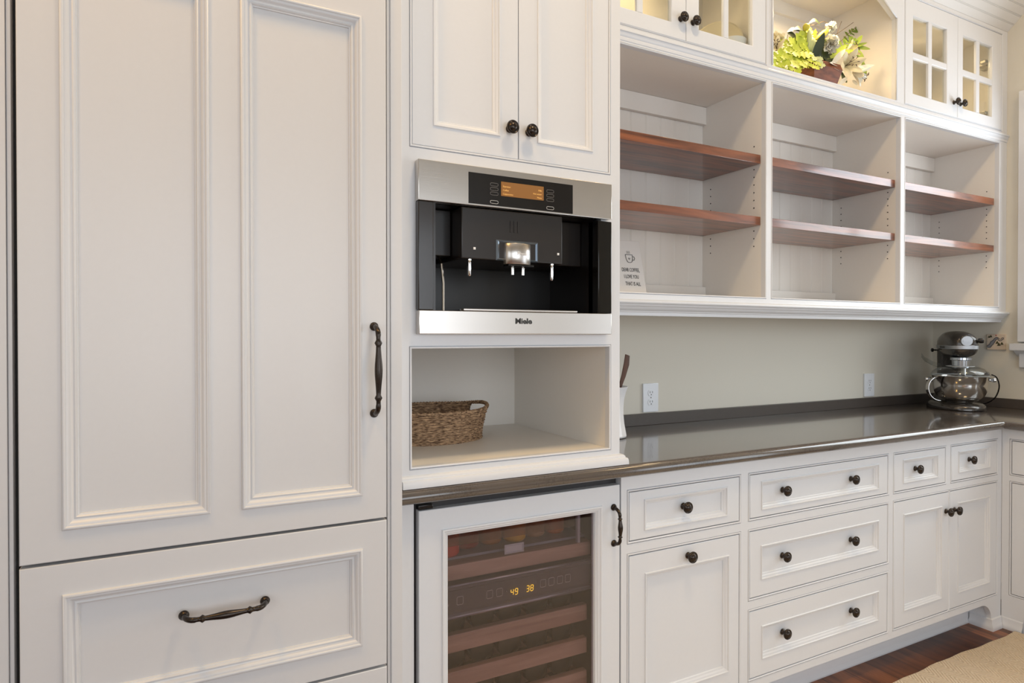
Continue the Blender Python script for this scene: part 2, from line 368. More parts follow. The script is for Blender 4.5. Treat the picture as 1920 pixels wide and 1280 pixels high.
# beadboard ceiling, sloped then level
mb = MB(); ya, yb = .25, -1.35; Ls = (ya-yb)*math.sqrt(1+.81); k = int(Ls/.041)
prof = []
dy = (ya-yb)/k
for i in range(k):
    y = ya-dy*i
    for q, dpt in ((0, 0), (.80, 0), (.84, .0035), (.88, .0), (.92, .0), (.96, .0035)):
        prof.append((y-dy*q, slope(y-dy*q)+dpt*1.3))
prof.append((yb, slope(yb))); prof.append((YF, slope(yb)))
prof = [(YW, 2.85), (ya, 2.85)] + prof
mb.ploft([[(XL, p[0], p[1]) for p in prof], [(XR, p[0], p[1]) for p in prof]], closed=False, sm=False)
back = [(p[0], p[1]+.08) for p in prof[::-1]]
mb.ploft([[(XL, p[0], p[1]) for p in back], [(XR, p[0], p[1]) for p in back]], closed=False, sm=False)
struct(mb.build('ceiling', CEILM))
# window_1 on the right wall: casing, sill, apron, sash, glass
win = MB()
cy0, cy1 = WY1, WY1+.108
def cas(mb, y0, y1, z0, z1): mb.box(XR-.022, XR, y0, y1, z0, z1, .002)
cas(win, cy0, cy1, WZ0, WZ1+.10); cas(win, WY0-.108, WY0, WZ0, WZ1+.10); cas(win, WY0, WY1, WZ1, WZ1+.10)
win.box(XR-.028, XR-.001, cy0+.012, cy1+.004, WZ0, WZ1+.1, .002)
win.box(XR+.0, XR+.03, WY0, WY0+.03, WZ0, WZ1); win.box(XR, XR+.03, WY1-.03, WY1, WZ0, WZ1)
W1 = struct(win.build('window_1', PAINT), 'white cased window on the right wall')
mb = MB(); mb.box(XR-.052, XR+.05, WY0-.135, cy1+.03, WZ0-.045, WZ0-.008, .004); mb.prism([(XR-.040, WZ0-.045), (XR, WZ0-.045), (XR, WZ0-.075), (XR-.018, WZ0-.062)], WY0-.12, cy1+.014, 'y')
mb.build('window_sill', PAINT, W1)
mb = MB(); mb.box(XR-.02, XR, WY0-.11, cy1, 1.124, WZ0-.06, .003); mb.build('apron', PAINT, W1)
mb = MB()
for y0, y1, z0, z1 in ((WY0, WY0+.05, WZ0, WZ1), (WY1-.05, WY1, WZ0, WZ1), (WY0, WY1, WZ0-.01, WZ0+.05), (WY0, WY1, WZ1-.05, WZ1), ((WY0+WY1)/2-.02, (WY0+WY1)/2+.02, WZ0, WZ1)): mb.box(XR+.03, XR+.06, y0, y1, z0, z1)
mb.build('sash', PAINT, W1)
mb = MB(); mb.box(XR+.044, XR+.046, WY0+.05, WY1-.05, WZ0+.05, WZ1-.05); mb.build('pane', GLASS, W1)

# unseen glazed door added further along the right wall to light mouldings from the right
mb = MB()
for y0, y1, z0, z1 in ((-3.35, -3.25, 0, 1.95), (-1.85, -1.75, 0, 1.95), (-3.25, -1.85, 1.85, 1.95), (-3.25, -1.85, 0, .12), (-2.58, -2.52, .12, 1.85)): mb.box(XR+.03, XR+.07, y0, y1, z0, z1, .002)
dr_ = struct(mb.build('added_door', PAINT), 'unseen white glazed door added for side light'); mb = MB(); mb.box(XR+.048, XR+.051, -3.25, -1.85, .12, 1.85); mb.build('pane', GLASS, dr_)
# ------------------------------------------------------------------ refrigerator with panelled doors
FY = -.06
fr = thing('refrigerator', (-1.045, .25, 0), 'tall built-in refrigerator hidden behind cream panelled door and drawers at far left', 'refrigerator')
x0, x1 = -1.386, -.707
mb = MB()
# surround: fascia stiles left and right, side skins, dark carcass
def stile(a, b):
    mb.box(a, b, FY+.012, FY+.045, 0, 2.6, .0015)
stile(-.693, -.666); stile(-1.75, -1.404)
mb.box(-.7005, -.693, FY+.0165, FY+.06, 0, 2.6, .0012); mb.box(-1.4035, -1.3965, FY+.0165, FY+.06, 0, 2.6, .0012)
mb.box(-.692, -.667, FY+.04, .60, 0, 2.6); mb.box(-1.75, -1.404, FY+.04, .60, 0, 2.6)
mb.box(-1.75, -.666, FY+.014, .6, 2.56, 2.62)
mb.build('cabinet_surround', PAINTF, fr)
mb = MB(); mb.box(-1.3955, -.7015, FY+.035, .58, .02, 2.5); mb.build('body', GAPSHADE, fr)
def fdoor(name, z0, z1, panels, mat):
    """slab with several recessed panels: build cells"""
    mb = MB(); y = FY; th = .03
    rect = (x0, x1, z0, z1)
    bead = 0
    xs = sorted({x0+.0018, x1-.0018} | {p[0] for p in panels} | {p[1] for p in panels})
    zs = sorted({z0+.0018, z1-.0018} | {p[2] for p in panels} | {p[3] for p in panels})
    for i in range(len(xs)-1):
        for j in range(len(zs)-1):
            cx, cz = (xs[i]+xs[i+1])/2, (zs[j]+zs[j+1])/2
            if any(p[0] < cx < p[1] and p[2] < cz < p[3] for p in panels): continue
            mb.f([mb.v((xs[i], y, zs[j])), mb.v((xs[i+1], y, zs[j])), mb.v((xs[i+1], y, zs[j+1])), mb.v((xs[i], y, zs[j+1]))])
    mb.rloft([inset(rect, .0018, y), inset(rect, .0006, y+.0006), inset(rect, 0, y+.0018), inset(rect, 0, y+th)], True)
    prof = [(0, 0), (.0005, -.004), (.002, -.0055), (.0045, -.0058), (.0065, -.0046), (.0074, -.0025), (.0098, -.0022), (.0118, -.0010), (.014, .0016), (.016, .0042), (.0182, .0052), (.0198, .0040), (.0215, .0038), (.0232, .0052), (.0245, .0085), (.0262, .0092), (.027, .0125)]
    for p in panels: mb.rloft([inset(p, d, y+q) for d, q in prof], True)
    return mb.build(name, mat, fr, 40)
d = fdoor('door', .868, 2.075, [(-1.322, -1.073, .924, 2.0), (-1.015, -.763, .924, 2.0)], PAINTF)
handle_pull((-.736, 1.306), (-.736, 1.109), FY, d, proj=.036, rmax=.0088, rend=.0052)
d = fdoor('drawer', .530, .862, [(-1.322, -.763, .585, .805)], PAINTF)
handle_pull((-1.122, .7265), (-.970, .7265), FY, d, proj=.034, rmax=.0078, rend=.0048)
d = fdoor('drawer', .12, .524, [(-1.322, -.763, .175, .469)], PAINTF)
d = fdoor('top_panel', 2.081, 2.5, [(-1.322, -1.073, 2.135, 2.44), (-1.015, -.763, 2.135, 2.44)], PAINTF)

# ------------------------------------------------------------------ tall cabinet with niche, standing on the counter
tc_ = thing('tall_cabinet', (-.33, .28, .914), 'tall white cabinet with two panelled doors, coffee machine and open niche above counter', 'cabinet')
NICHE = (-.6265, -.0365, .9635, 1.2535)
mb = MB()
face_frame(mb, (-.664, 0, .944, 2.85), [NICHE, (-.6255, -.0395, 1.7505, 2.42)], 0, .02, plain=[(-.600, -.066, 1.302, 1.700)])
# coffee opening is closed by the machine; cut it as a plain rebate
ni = NICHE
mb.build('cabinet_body', PAINT, tc_); mb = MB()
mb.box(-.664, -.6452, .02, .60, .945, 2.85)
mb.box(-.645, -.019, .585, .60, .945, 2.85)
mb.box(-.645, -.019, .02, .585, .945, ni[2]-.0015)
mb.box(-.645, -.019, .02, .585, ni[3]+.002, ni[3]+.02)
mb.box(-.645, -.019, .02, .585, 1.725, 1.742)
mb.box(-.645, ni[0]-.0005, .02, .585, ni[2]-.0015, ni[3]+.002)
mb.box(ni[1]+.0005, -.0191, .02, .585, ni[2]-.0015, ni[3]+.002)
mb.box(-.6635, -.645, .0205, .585, .945, 2.8); mb.build('interior', CREAM_LIT, tc_); mb = MB(); mb.box(-.0188, .0003, .02, .60, .944, 2.85); mb.build('side_panel', PAINT, tc_)
# cut the hole for the machine by building frame in two: (dark chamber behind)
mb = MB()
prof = [(.002, .915), (.002, .944), (-.004, .944), (-.008, .9425), (-.012, .938), (-.0125, .934), (-.016, .9335), (-.018, .931), (-.019, .926), (-.0195, .918), (-.0195, .915)]
L1 = [(-.655, y, z) for y, z in prof]; L2 = [(-y if y < 0 else 0, y, z) for y, z in prof]; L3 = [(-y if y < 0 else 0, .28, z) for y, z in prof]
mb.ploft([L1, L2, L3], closed=True, cap0=True, cap1=True, sm=True); mb.build('base_moulding', PAINT, tc_, 35)
d = door_panel('door', (-.6245, -.3325, 1.7515, 2.419), (-.571, -.386, 1.803, 2.36), 0, tc_); knob(-.359, 0, 1.827, d, .98)
d = door_panel('door', (-.3305, -.0405, 1.7515, 2.419), (-.275, -.0945, 1.801, 2.36), 0, tc_); knob(-.301, 0, 1.826, d, .98)
d['label'] = 'right-hand panelled door'

# ------------------------------------------------------------------ built-in coffee machine
cm = thing('coffee_machine', (-.333, -.01, 1.289), 'built-in stainless steel and black coffee machine between niche and upper doors', 'coffee machine')
C0, C1, CYF = -.618, -.047, -.025
mb = MB(); mb.box(C0, C1, CYF, -.001, 1.612, 1.711, .0015); mb.build('control_panel', STEEL, cm)
mb = MB(); mb.box(C0+.0015, C1, CYF, -.001, 1.289, 1.347, .0015); tr = mb.build('drip_tray_front', STEEL, cm)
mb = MB(); mb.box(-.4865, -.178, CYF-.0008, CYF+.004, 1.6165, 1.6945); dp = mb.build('display', BLACK, cm)
mb = MB(); mb.box(-.396, -.270, CYF-.0014, CYF, 1.6435, 1.6800); mb.build('screen', SCREEN, dp)
def text(s, x, z, y, size, mat, parent, name='lettering', squash=1.0, bold=0, M=None, align='CENTER', depth=.0003):
    c = bpy.data.curves.new(name, 'FONT'); c.body = s; c.size = size; c.align_x = align; c.align_y = 'CENTER'; c.extrude = depth; c.offset = bold
    c.resolution_u = 3
    o = bpy.data.objects.new('tmp', c); col.objects.link(o)
    dg = bpy.context.evaluated_depsgraph_get(); me = bpy.data.meshes.new_from_object(o.evaluated_get(dg)); bpy.data.objects.remove(o); bpy.data.curves.remove(c)
    me.name = name; T = M or (Matrix.Translation((x, y, z)) @ Matrix.Rotation(PI/2, 4, 'X'))
    me.transform(Matrix.Translation(-ORG[parent.name]) @ XF @ T @ Matrix.Diagonal((squash, 1, 1, 1)))
    me.materials.clear(); me.materials.append(mat)
    q = bpy.data.objects.new(name, me); col.objects.link(q); q.parent = parent; ORG[q.name] = ORG[parent.name].copy(); return q
def ring_outline(mb, x, z, y, w_, h_, r_=.0005, k=20, e=4):
    pts = []
    for i in range(k+1):
        t = 2*PI*i/k; c_, s_ = math.cos(t), math.sin(t)
        pts.append((x+w_/2*abs(c_)**(2/e)*(1 if c_ >= 0 else -1), y, z+h_/2*abs(s_)**(2/e)*(1 if s_ >= 0 else -1)))
    mb.tube(pts, r_, 4, cap=False)
for bx, zs in ((-.4155, (1.670, 1.6585, 1.647, 1.6255)), (-.2495, (1.670, 1.6585, 1.647, 1.6255))):
    for bz in zs:
        mb = MB(); ring_outline(mb, bx, bz, CYF-.001, .022, .0076, .0004)
        q = mb.build('button', LINEG, dp)
        if bz == zs[-1]:
            q.data.materials[0] = LINEW
text('Espresso', -.391, 1.668, CYF-.0016, .0062, SCREENT, dp, 'screen_text', align='LEFT')
text('Coffee', -.391, 1.6585, CYF-.0016, .0062, SCREENT, dp, 'screen_text', align='LEFT')
text('Cappuccino', -.391, 1.649, CYF-.0016, .0062, SCREENT, dp, 'screen_text', align='LEFT')
text('Milk', -.276, 1.668, CYF-.0016, .0062, SCREENT, dp, 'screen_text', align='RIGHT')
text('Hot water', -.276, 1.6585, CYF-.0016, .0062, SCREENT, dp, 'screen_text', align='RIGHT')
text('Menu', -.276, 1.649, CYF-.0016, .0062, SCREENT, dp, 'screen_text', align='RIGHT')
text('Miele', -.330, 1.3225, CYF-.0006, .0200, INK, cm, 'lettering', squash=1.15, bold=.0006)
mb = MB(); mb.box(C0+.001, -.578, CYF+.003, -.001, 1.3475, 1.6115, .002); mb.box(-.578, -.572, CYF+.006, .02, 1.3475, 1.6115); mb.build('side_pillar', BROWNBLK, cm)
mb = MB(); mb.box(-.092, C1+.0005, CYF+.001, -.001, 1.3475, 1.606, .002); mb.box(-.0945, -.092, CYF, .02, 1.3475, 1.606); mb.build('side_door', simple('gloss_black', (.006, .006, .006), .06), cm)
# chamber, open at the front
mb = MB()
mb.rloft([(-.572, -.0945, 1.3475, 1.6115, .0), (-.572, -.0945, 1.3475, 1.6115, .24)], True)
mb.box(-.572, -.0945, .235, .2398, 1.3475, 1.6115)
mb.build('chamber', simple('chamber_black', (.008, .006, .005), .3), cm)
HB = simple('housing_brown', (.014, .010, .008), .3)
mb = MB(); mb.box(-.5715, -.500, .06, .23, 1.492, 1.6105, .002); mb.build('upper_housing', HB, cm)
mb = MB(); mb.box(-.199, -.095, .06, .23, 1.485, 1.6105, .002); mb.build('upper_housing', HB, cm)
mb = MB(); mb.box(-.4985, -.200, -.008, .22, 1.480, 1.6105, .003)
for gx in (-.361, -.350, -.339): mb.box(gx, gx+.005, -.0095, -.007, 1.555, 1.585)
disp = mb.build('dispenser_housing', simple('housing_black', (.016, .012, .010), .33), cm)
mb = MB(); mb.rloft([(-.402, -.277, 1.4805, 1.534, -.0075), (-.398, -.281, 1.4835, 1.531, -.0115), (-.393, -.285, 1.486, 1.528, -.0085)], False); mb.build('spout_bezel', simple('blue_grey_bezel', (.16, .20, .25), .2, metal=.6), disp)
# curved silver spout head with two nozzles
mb = MB(); L = []
for z in (1.4715, 1.472, 1.5245, 1.525):
    s = .985 if z in (1.4715, 1.525) else 1
    L.append([(-.340+.0395*s*math.sin(a), -.006-.024*math.cos(a)*s, z) for a in [(-1+2*i/12)*PI/2 for i in range(13)]])
mb.ploft(L, True, True, True); spo = mb.build('spout', STEEL, cm, 50)
text('Presto', -.334, 1.498, -.0312, .0125, LINEW, spo, 'lettering')
mb = MB(); mb.box(-.372, -.298, -.022, .01, 1.466, 1.4714, .001); mb.build('spout_base', BLACK, spo)
for nx in (-.3565, -.3255):
    mb = MB(); mb.lathe([(.0042, 1.466), (.0047, 1.462), (.0047, 1.444), (.003, 1.443), (0, 1.443)], Matrix.Translation((nx, -.012, 0)), 14); mb.build('nozzle', CHROME, spo)
for nx, z0 in ((-.4735, 1.438), (-.2295, 1.436)):
    mb = MB(); mb.lathe([(.006, 1.481), (.006, 1.476), (.0046, 1.474), (.0052, 1.470), (.0052, 1.440), (.0035, z0-.001), (0, z0-.001)], Matrix.Translation((nx, -.0, 0)), 14); mb.build('side_nozzle', CHROME, disp)
for nx in (-.4630, -.2140):
    mb = MB(); mb.box(nx-.003, nx+.003, -.0095, -.0075, 1.504, 1.510); mb.build('indicator', LINEW, disp)
mb = MB(); mb.tube([(-.525, .05, 1.348), (-.525, .05, 1.42), (-.529, .052, 1.47), (-.531, .07, 1.492)], .0035, 8); mb.build('milk_pipe', CHROME, cm)
mb = MB(); mb.box(-.500, -.163, -.026, .0, 1.3478, 1.3530, .001); mb.build('drip_tray_lip', STEEL, cm)
mb = MB()
for gx in range(24): mb.box(-.495+gx*.0138, -.490+gx*.0138, .004, .20, 1.3480, 1.3510)
mb.build('drip_grate', simple('grate_dark', (.06, .06, .06), .3, metal=.8), cm)

# ------------------------------------------------------------------ countertop with backsplash and return
BY, BXR = -.035, 2.089-.035-.015
ct = thing('countertop', (1.0, .28, .879), 'dark brown-grey polished stone countertop running wall to corner with low backsplash', 'countertop')
mb = MB()
# edge profile (offset outwards from front line, z)
ep = [(.0, .879), (-.004, .8792), (-.010, .8815), (-.0145, .886), (-.0165, .8925), (-.0160, .900), (-.0125, .907), (-.0075, .9118), (-.001, .9138), (.006, .914)]
y0 = BY+.0165; xc = BXR+.0165
path = []
L = []
for (px_, sgn) in ((-.6645, 0),):
    L.append([(-.6645, y0+o, z) for o, z in ep])
L.append([(xc+o, y0+o, z) for o, z in ep])
L.append([(xc+o, -1.35, z) for o, z in ep])
mb.ploft(L, closed=False, sm=True)
# top & bottom
def quad(z, o):
    a = [(-.6645, y0+o, z), (xc+o, y0+o, z), (xc+o, -1.35, z), (XR-.001, -1.35, z), (XR-.001, YW-.001, z), (-.6645, YW-.001, z)]
    va = [mb.v(p) for p in a]
    mb.f([va[0], va[1], va[4], va[5]]); mb.f([va[1], va[2], va[3], va[4]])
quad(.914, .006); quad(.879, 0)
mb.box(-.6645, -.663, y0+.006, YW-.001, .879, .9139)
mb.build('slab', QUARTZ, ct, 50)
mb = MB(); mb.box(.001, XR-.021, .590, YW-.001, .9141, .962, .0012); mb.box(XR-.021, XR-.001, -1.34, YW-.001, .9141, .962, .0012); mb.build('backsplash', HONED, ct)

# ------------------------------------------------------------------ base cabinets
def base_cabinet(label, xa, xb, cells, legs=(), toe=True, dp=.585):
    root = thing('base_cabinet', XF @ Vector(((xa+xb)/2, .3, 0)), label, 'cabinet')
    mb = MB(); ops = [c[1] for c in cells]
    face_frame(mb, (xa, xb, .120, .8785), ops, 0, .02)
    mb.box(xa+.0005, xa+.012, .02, dp, .1202, .8785); mb.box(xb-.012, xb-.0005, .02, dp, .1202, .8785)
    mb.box(xa+.012, xb-.012, dp-.015, dp, .1202, .8785); mb.box(xa+.012, xb-.012, .021, dp-.015, .1202, .135)
    for op in ops: mb.box(op[0]+.0, op[1]-.0, .0235, .0255, op[2], op[3], mi=1)  # dark sheet behind each opening stands in for gap shade
    mb.build('cabinet_body', [PAINT, GAPSHADE], root)
    if toe:
        mb = MB(); pr = [(.095, .0), (.083, .0), (.082, .006), (.086, .022), (.0895, .045), (.0905, .060), (.095, .062), (.0955, .119), (.11, .119), (.11, 0)]
        mb.prism(pr, xa, xb if not legs else legs[0], 'x', sm=False); mb.build('toe_kick', PAINT, root)
    for kind, op, pn, kn in cells:
        g = .0026
        r_ = (op[0]+g, op[1]-g, op[2]+g, op[3]-g)
        d = door_panel(kind, r_, pn, -.0005, root) if pn else None
        for kx, kz in kn:
            inside = pn and pn[0]+.018 < kx < pn[1]-.018 and pn[2]+.018 < kz < pn[3]-.018
            knob(kx, .0108 if inside else -.0005, kz, d)
    return root
DT, DB = .829, .682
base_cabinet('white base cabinet beside wine fridge with one drawer over one tall panelled door', .006, .505,
    [('drawer', (.0335, .4835, DB, DT), (.090, .428, .7075, .8015), [(.2525, .758)]),
     ('door', (.0335, .4835, .130, .642), (.093, .436, .203, .581), [(.262, .607)])])
base_cabinet('white base cabinet with a stack of three wide two-knob drawers', .505, 1.288,
    [('drawer', (.528, 1.269, DB, DT), (.582, 1.212, .706, .802), [(.698, .7585), (1.063, .7585)]),
     ('drawer', (.528, 1.269, .419, .643), (.581, 1.212, .474, .589), [(.698, .534), (1.063, .534)]),
     ('drawer', (.528, 1.269, .153, .379), (.585, 1.214, .208, .3205), [(.700, .271), (1.066, .271)])])
bc = base_cabinet('white base cabinet in the corner with two small drawers above a pair of doors', 1.288, 2.0885,
    [('drawer', (1.308, 1.653, DB, DT), (1.363, 1.599, .7105, .804), [(1.462, .758)]),
     ('drawer', (1.696, 2.050, DB, DT), (1.747, 1.991, .7135, .804), [(1.848, .760)]),
     ('door', (1.308, 1.6815, .153, .645), (1.369, 1.629, .211, .590), [(1.656, .566)]),
     ('door', (1.6795, 2.050, .153, .645), (1.744, 1.993, .211, .590), [(1.718, .564)])], legs=(2.094,))
# shaped foot at the corner
def foot(root, xa, xb, rx, top=.120, right=True):
    mb = MB(); pts = []
    for i in range(13):
        t = PI/2*i/12; pts.append((xa+rx*math.sin(t), top-(top-.05)*(1-math.cos(t))))
    poly = [(xa, .1215), *pts, (xa+rx, 0), (xb, 0), (xb, .1215)]
    if not right: poly = [(xa+xb-p[0], p[1]) for p in poly]
    mb.prism(poly, .0004, .0204, 'y'); mb.box(xa+rx if right else xa, xb if right else xb-rx, .0206, .0945, 0, .119)
    mb.build('foot', PAINT, root)
foot(bc, 1.930, 2.0885, .080)
mb = MB()
shoe = [(.0, 0), (-.014, 0), (-.0145, .010), (-.012, .020), (-.0075, .028), (-.006, .046), (0, .05)]
mb.ploft([[(2.010+q[0]*1.0, .083, q[1]) for q in shoe], [(2.010+q[0], q[0], q[1]) for q in shoe], [(2.0885+q[0], q[0], q[1]) for q in shoe]], closed=False)
mb.build('shoe_moulding', PAINT, bc)
# return run on the right wall (faces left)
XF = Matrix.Translation((2.0895, 0, 0)) @ Matrix.Rotation(-PI/2, 4, 'Z')
# local x = distance towards the room (world -Y), local y = into the right wall (world +X)
rc = base_cabinet('white base cabinet on the right wall under window, partly out of view', .0005, .60,
    [('drawer', (.036, .57, DB, DT), (.095, .51, .7105, .804), [(.30, .758)]),
     ('door', (.036, .57, .155, .645), (.095, .51, .211, .590), [(.53, .566)])], toe=False, dp=.55)
mb = MB(); mb.box(.10, .59, .085, .10, 0, .1195); mb.build('toe_kick', PAINT, rc)
mb = MB(); pts = []
for i in range(13):
    t = PI/2*i/12; pts.append((.085+.08-.08*math.sin(t)-.0, .118-(.118-.05)*(1-math.cos(t))))
mb.prism([(.001, 0), (.085, 0)] + [(p[0], p[1]) for p in pts[::-1]] + [(.165, .1205), (.001, .1205)], .0004, .0204, 'y'); mb.box(.0225, .085, .0206, .083, 0, .119); mb.build('foot', PAINT, rc)
mb = MB()
mb.ploft([[(.0+.0, 0, 0)]*0 or [(-q[0]+.0, q[0], q[1]) for q in shoe], [(.085-q[0]*0, q[0], q[1]) for q in shoe]], closed=False); mb.build('shoe_moulding', PAINT, rc)
XF = Matrix.Identity(4)

# ------------------------------------------------------------------ wine fridge under the counter
wf = thing('wine_fridge', (-.30, .28, 0), 'undercounter wine fridge with white framed tinted glass door and black bar pull', 'wine fridge')
WD = (-.6085, .0015, .10, .854)
mb = MB()
P_ = (-.5515, -.0480, .300, .797)
prof = [(0, 0), (.0005, -.004), (.002, -.0052), (.0045, -.0052), (.0062, -.0040), (.0074, -.002), (.010, -.0014), (.013, .001), (.0150, .004), (.0178, .005), (.0195, .009), (.0202, .016)]
WDI = (-.549, -.0625, .160, .8005)
Lp = [inset(WD, 0, .022), inset(WD, 0, -.0162), inset(WD, .0006, -.0174), inset(WD, .0018, -.018)]
Lp = [(*q[:4], q[4]+.018) for q in Lp]
Lp += [inset(WDI, d_, q_) for d_, q_ in prof]; Lp += [inset(WDI, .0202, .022), inset(WD, .0, .022)]
mb.rloft(Lp, False); wd = mb.build('door', PAINT, wf, 40)
mb = MB(); mb.box(WDI[0]+.020, WDI[1]-.020, .013, .018, WDI[2]+.02, WDI[3]-.02); mb.build('glass', TINT, wd)
handle_pull((-.021, .791), (-.020, .687), 0, wd, proj=.030, rmax=.0074, rend=.0044)
mb = MB(); mb.box(-.6085, -.57, .004, .02, .8555, .8665, .002); mb.build('hinge', BLACK, wf)
mb = MB()
for a in ((-.612, -.552, .024, .56, .09, .8788), (-.062, .0045, .024, .56, .09, .8788), (-.552, -.062, .024, .56, .09, .150), (-.552, -.062, .024, .56, .806, .8788), (-.552, -.062, .54, .56, .15, .806)): mb.box(*a)
mb.build('cabinet_shell', simple('fridge_liner', (.035, .031, .031), .45), wf)
mb = MB(); mb.box(-.612, .004, .06, .5, .0, .09); mb.build('toe_grille', BLACK, wf)
mb = MB(); mb.box(-.651, -.627, .004, .03, 0, .8788, .001); mb.box(-.6262, -.6185, .009, .03, 0, .8788, .001); mb.box(-.651, -.619, .03, .55, 0, .8788); mb.build('filler_strip', PAINT, wf)
# control panel
mb = MB(); mb.prism([(.028, .642), (.024, .638), (.024, .632), (.030, .628), (.034, .572), (.028, .568), (.026, .562), (.030, .556), (.10, .553), (.10, .642)], -.550, -.066, 'x', sm=False)
cp = mb.build('control_panel', PANELG, wf)
mb = MB(); mb.tube([(-.549, .028, .641), (-.067, .028, .641)], .0032, 8); mb.tube([(-.549, .030, .560), (-.067, .030, .560)], .0052, 8); mb.build('trim', simple('satin_grey', (.38, .38, .42), .3, metal=.8), cp)
def pz(z): return .0295+(.628-z)/.056*.004
for bx in (-.487, -.402, -.373, -.2385, -.2115, -.1835, -.1575):
    mb = MB(); ring_outline(mb, bx, .600, .0300, .0175, .021, .0007, 16, 7); mb.build('button', LINEB, cp)
SEG = {'a': ((0, 2), (1, 2)), 'b': ((1, 2), (1, 1)), 'c': ((1, 1), (1, 0)), 'd': ((0, 0), (1, 0)), 'e': ((0, 1), (0, 0)), 'f': ((0, 2), (0, 1)), 'g': ((0, 1), (1, 1))}
def digits(s, x, z):
    mb = MB()
    for i, ch in enumerate(s):
        for k in {'4': 'fgbc', '9': 'afgbcd', '3': 'abgcd', '8': 'abcdefg'}[ch]:
            (ax, az), (bx, bz) = SEG[k]
            a = Vector((x+i*.0130+ax*.0078+az*.0006, .0285, z+az*.0078)); b_ = Vector((x+i*.0130+bx*.0078+bz*.0006, .0285, z+bz*.0078)); e = (b_-a)*.12
            mb.tube([a+e, b_-e], .00095, 5)
    mb.build('digits', AMBER, cp)
digits('49', -.340, .586); digits('38', -.292, .587)
text('STORAGE', -.545, .593, .0300, .0062, LINEB, cp, 'lettering', align='LEFT')
for ix, iz in ((-.352, .595), (-.262, .604)):
    mb = MB(); mb.tube([(ix, .030, iz), (ix, .030, iz+.004)], .0014, 6); mb.build('indicator', LINEG, cp)
racks = [(.457, .504), (.362, .407), (.265, .311), (.168, .214)]
for z0, z1 in racks:
    mb = MB(); mb.box(-.538, -.078, .050, .072, z0, z1, .003)
    for yy in (.16, .30, .44): mb.box(-.545, -.068, yy, yy+.03, z0+.002, z0+.02)
    for xx in (-.54, -.085): mb.box(xx, xx+.012, .07, .5, z0+.002, z0+.018)
    mb.build('rack', RACKW, wf)
mb = MB(); mb.box(-.546, -.068, .045, .10, .648, .688, .003); mb.build('shelf_front', RACKW, wf)
mb = MB(); mb.box(-.546, -.068, .08, .50, .690, .697); sh = mb.build('shelf', simple('grey_shelf', (.30, .29, .31), .3), wf)
mb = MB(); mb.box(-.546, -.120, .05, .054, .736, .783, .001); mb.build('shelf_guard', thin_glass('brown_clear_guard', (.72, .55, .42), .1, 1.5), wf)
mb = MB(); mb.box(-.546, -.120, .30, .315, .70, .783, .001); mb.build('rear_guard', RACKW, wf)
mb = MB(); mb.box(-.118, -.108, .04, .052, .690, .80, .002); mb.build('bracket', simple('liner_grey', (.35, .33, .36), .4), wf)
mb = MB(); mb.rloft([(-.350, -.290, .692, .718, .046), (-.347, -.293, .695, .715, .044), (-.345, -.295, .697, .713, .047)], True); mb.build('label_holder', simple('clear_holder', (.55, .55, .58), .2), wf)
bottle_prof = [(0, 0), (.030, .0), (.036, .004), (.0375, .02), (.0375, .19), (.034, .215), (.018, .245), (.0145, .26), (.0145, .292), (.016, .294), (.016, .302), (0, .302)]
def bottle_mesh():
    mb = MB(); mb.lathe(bottle_prof, Matrix.Rotation(-PI/2, 4, 'X'), 20)
    bmesh.ops.recalc_face_normals(mb.bm, faces=mb.bm.faces); sharpen(mb.bm, 50); me = bpy.data.meshes.new('wine_bottle'); mb.bm.to_mesh(me); mb.bm.free()
    me.materials.append(simple('dark_bottle_glass', (.020, .022, .018), .12)); return me
BM_ = bottle_mesh()
ROWN = ['upper', 'middle', 'lower']
POS = ['leftmost', 'second from left', 'middle', 'second from right', 'rightmost']
for ri, (z0, z1) in enumerate(racks[:3]):
    for ci in range(5):
        o = bpy.data.objects.new('wine_bottle', BM_); col.objects.link(o); o.location = (-.480+ci*.086, .09, z0+.0205+.0378)
        tag(o, 'dark wine bottle lying on the %s rack behind tinted glass, %s in row' % (ROWN[ri], POS[ci]), 'bottle', 'wine bottles in the wine fridge')
def can(x, y, z, r_, h_, mat, label, laid=False):
    mb = MB(); M = Matrix.Translation((x, y, z))
    mb.lathe([(0, 0), (r_*.86, 0), (r_, .006), (r_, h_-.008), (r_*.88, h_), (0, h_)], M, 24)
    return tag(mb.build('drink_can', mat), label, 'can', 'drinks on the top shelf of the wine fridge')
for cx_, cy_, cr_, nm_, cc_, lb_ in (
    (-.498, .112, .040, 'red_can', (.55, .02, .015), 'bright red drink can at the left end of the wine fridge top shelf'),
    (-.418, .150, .036, 'dark_red_can', (.28, .015, .012), 'dark red drink can second from the left on wine fridge top shelf'),
    (-.344, .150, .033, 'brown_can', (.42, .16, .04), 'orange-brown drink can left of the amber yellow one in wine fridge'),
    (-.272, .140, .034, 'amber_can', (.70, .38, .04), 'amber yellow drink can in the middle of the wine fridge top shelf'),
    (-.200, .150, .032, 'tan_can', (.42, .25, .13), 'tan drink can between amber and orange ones on wine fridge top shelf'),
    (-.132+.002, .150, .030, 'orange_can', (.55, .13, .02), 'orange drink can at the right end of the wine fridge top shelf')):
    can(cx_, cy_, .6975, cr_, .095, simple(nm_, cc_, .35), lb_)

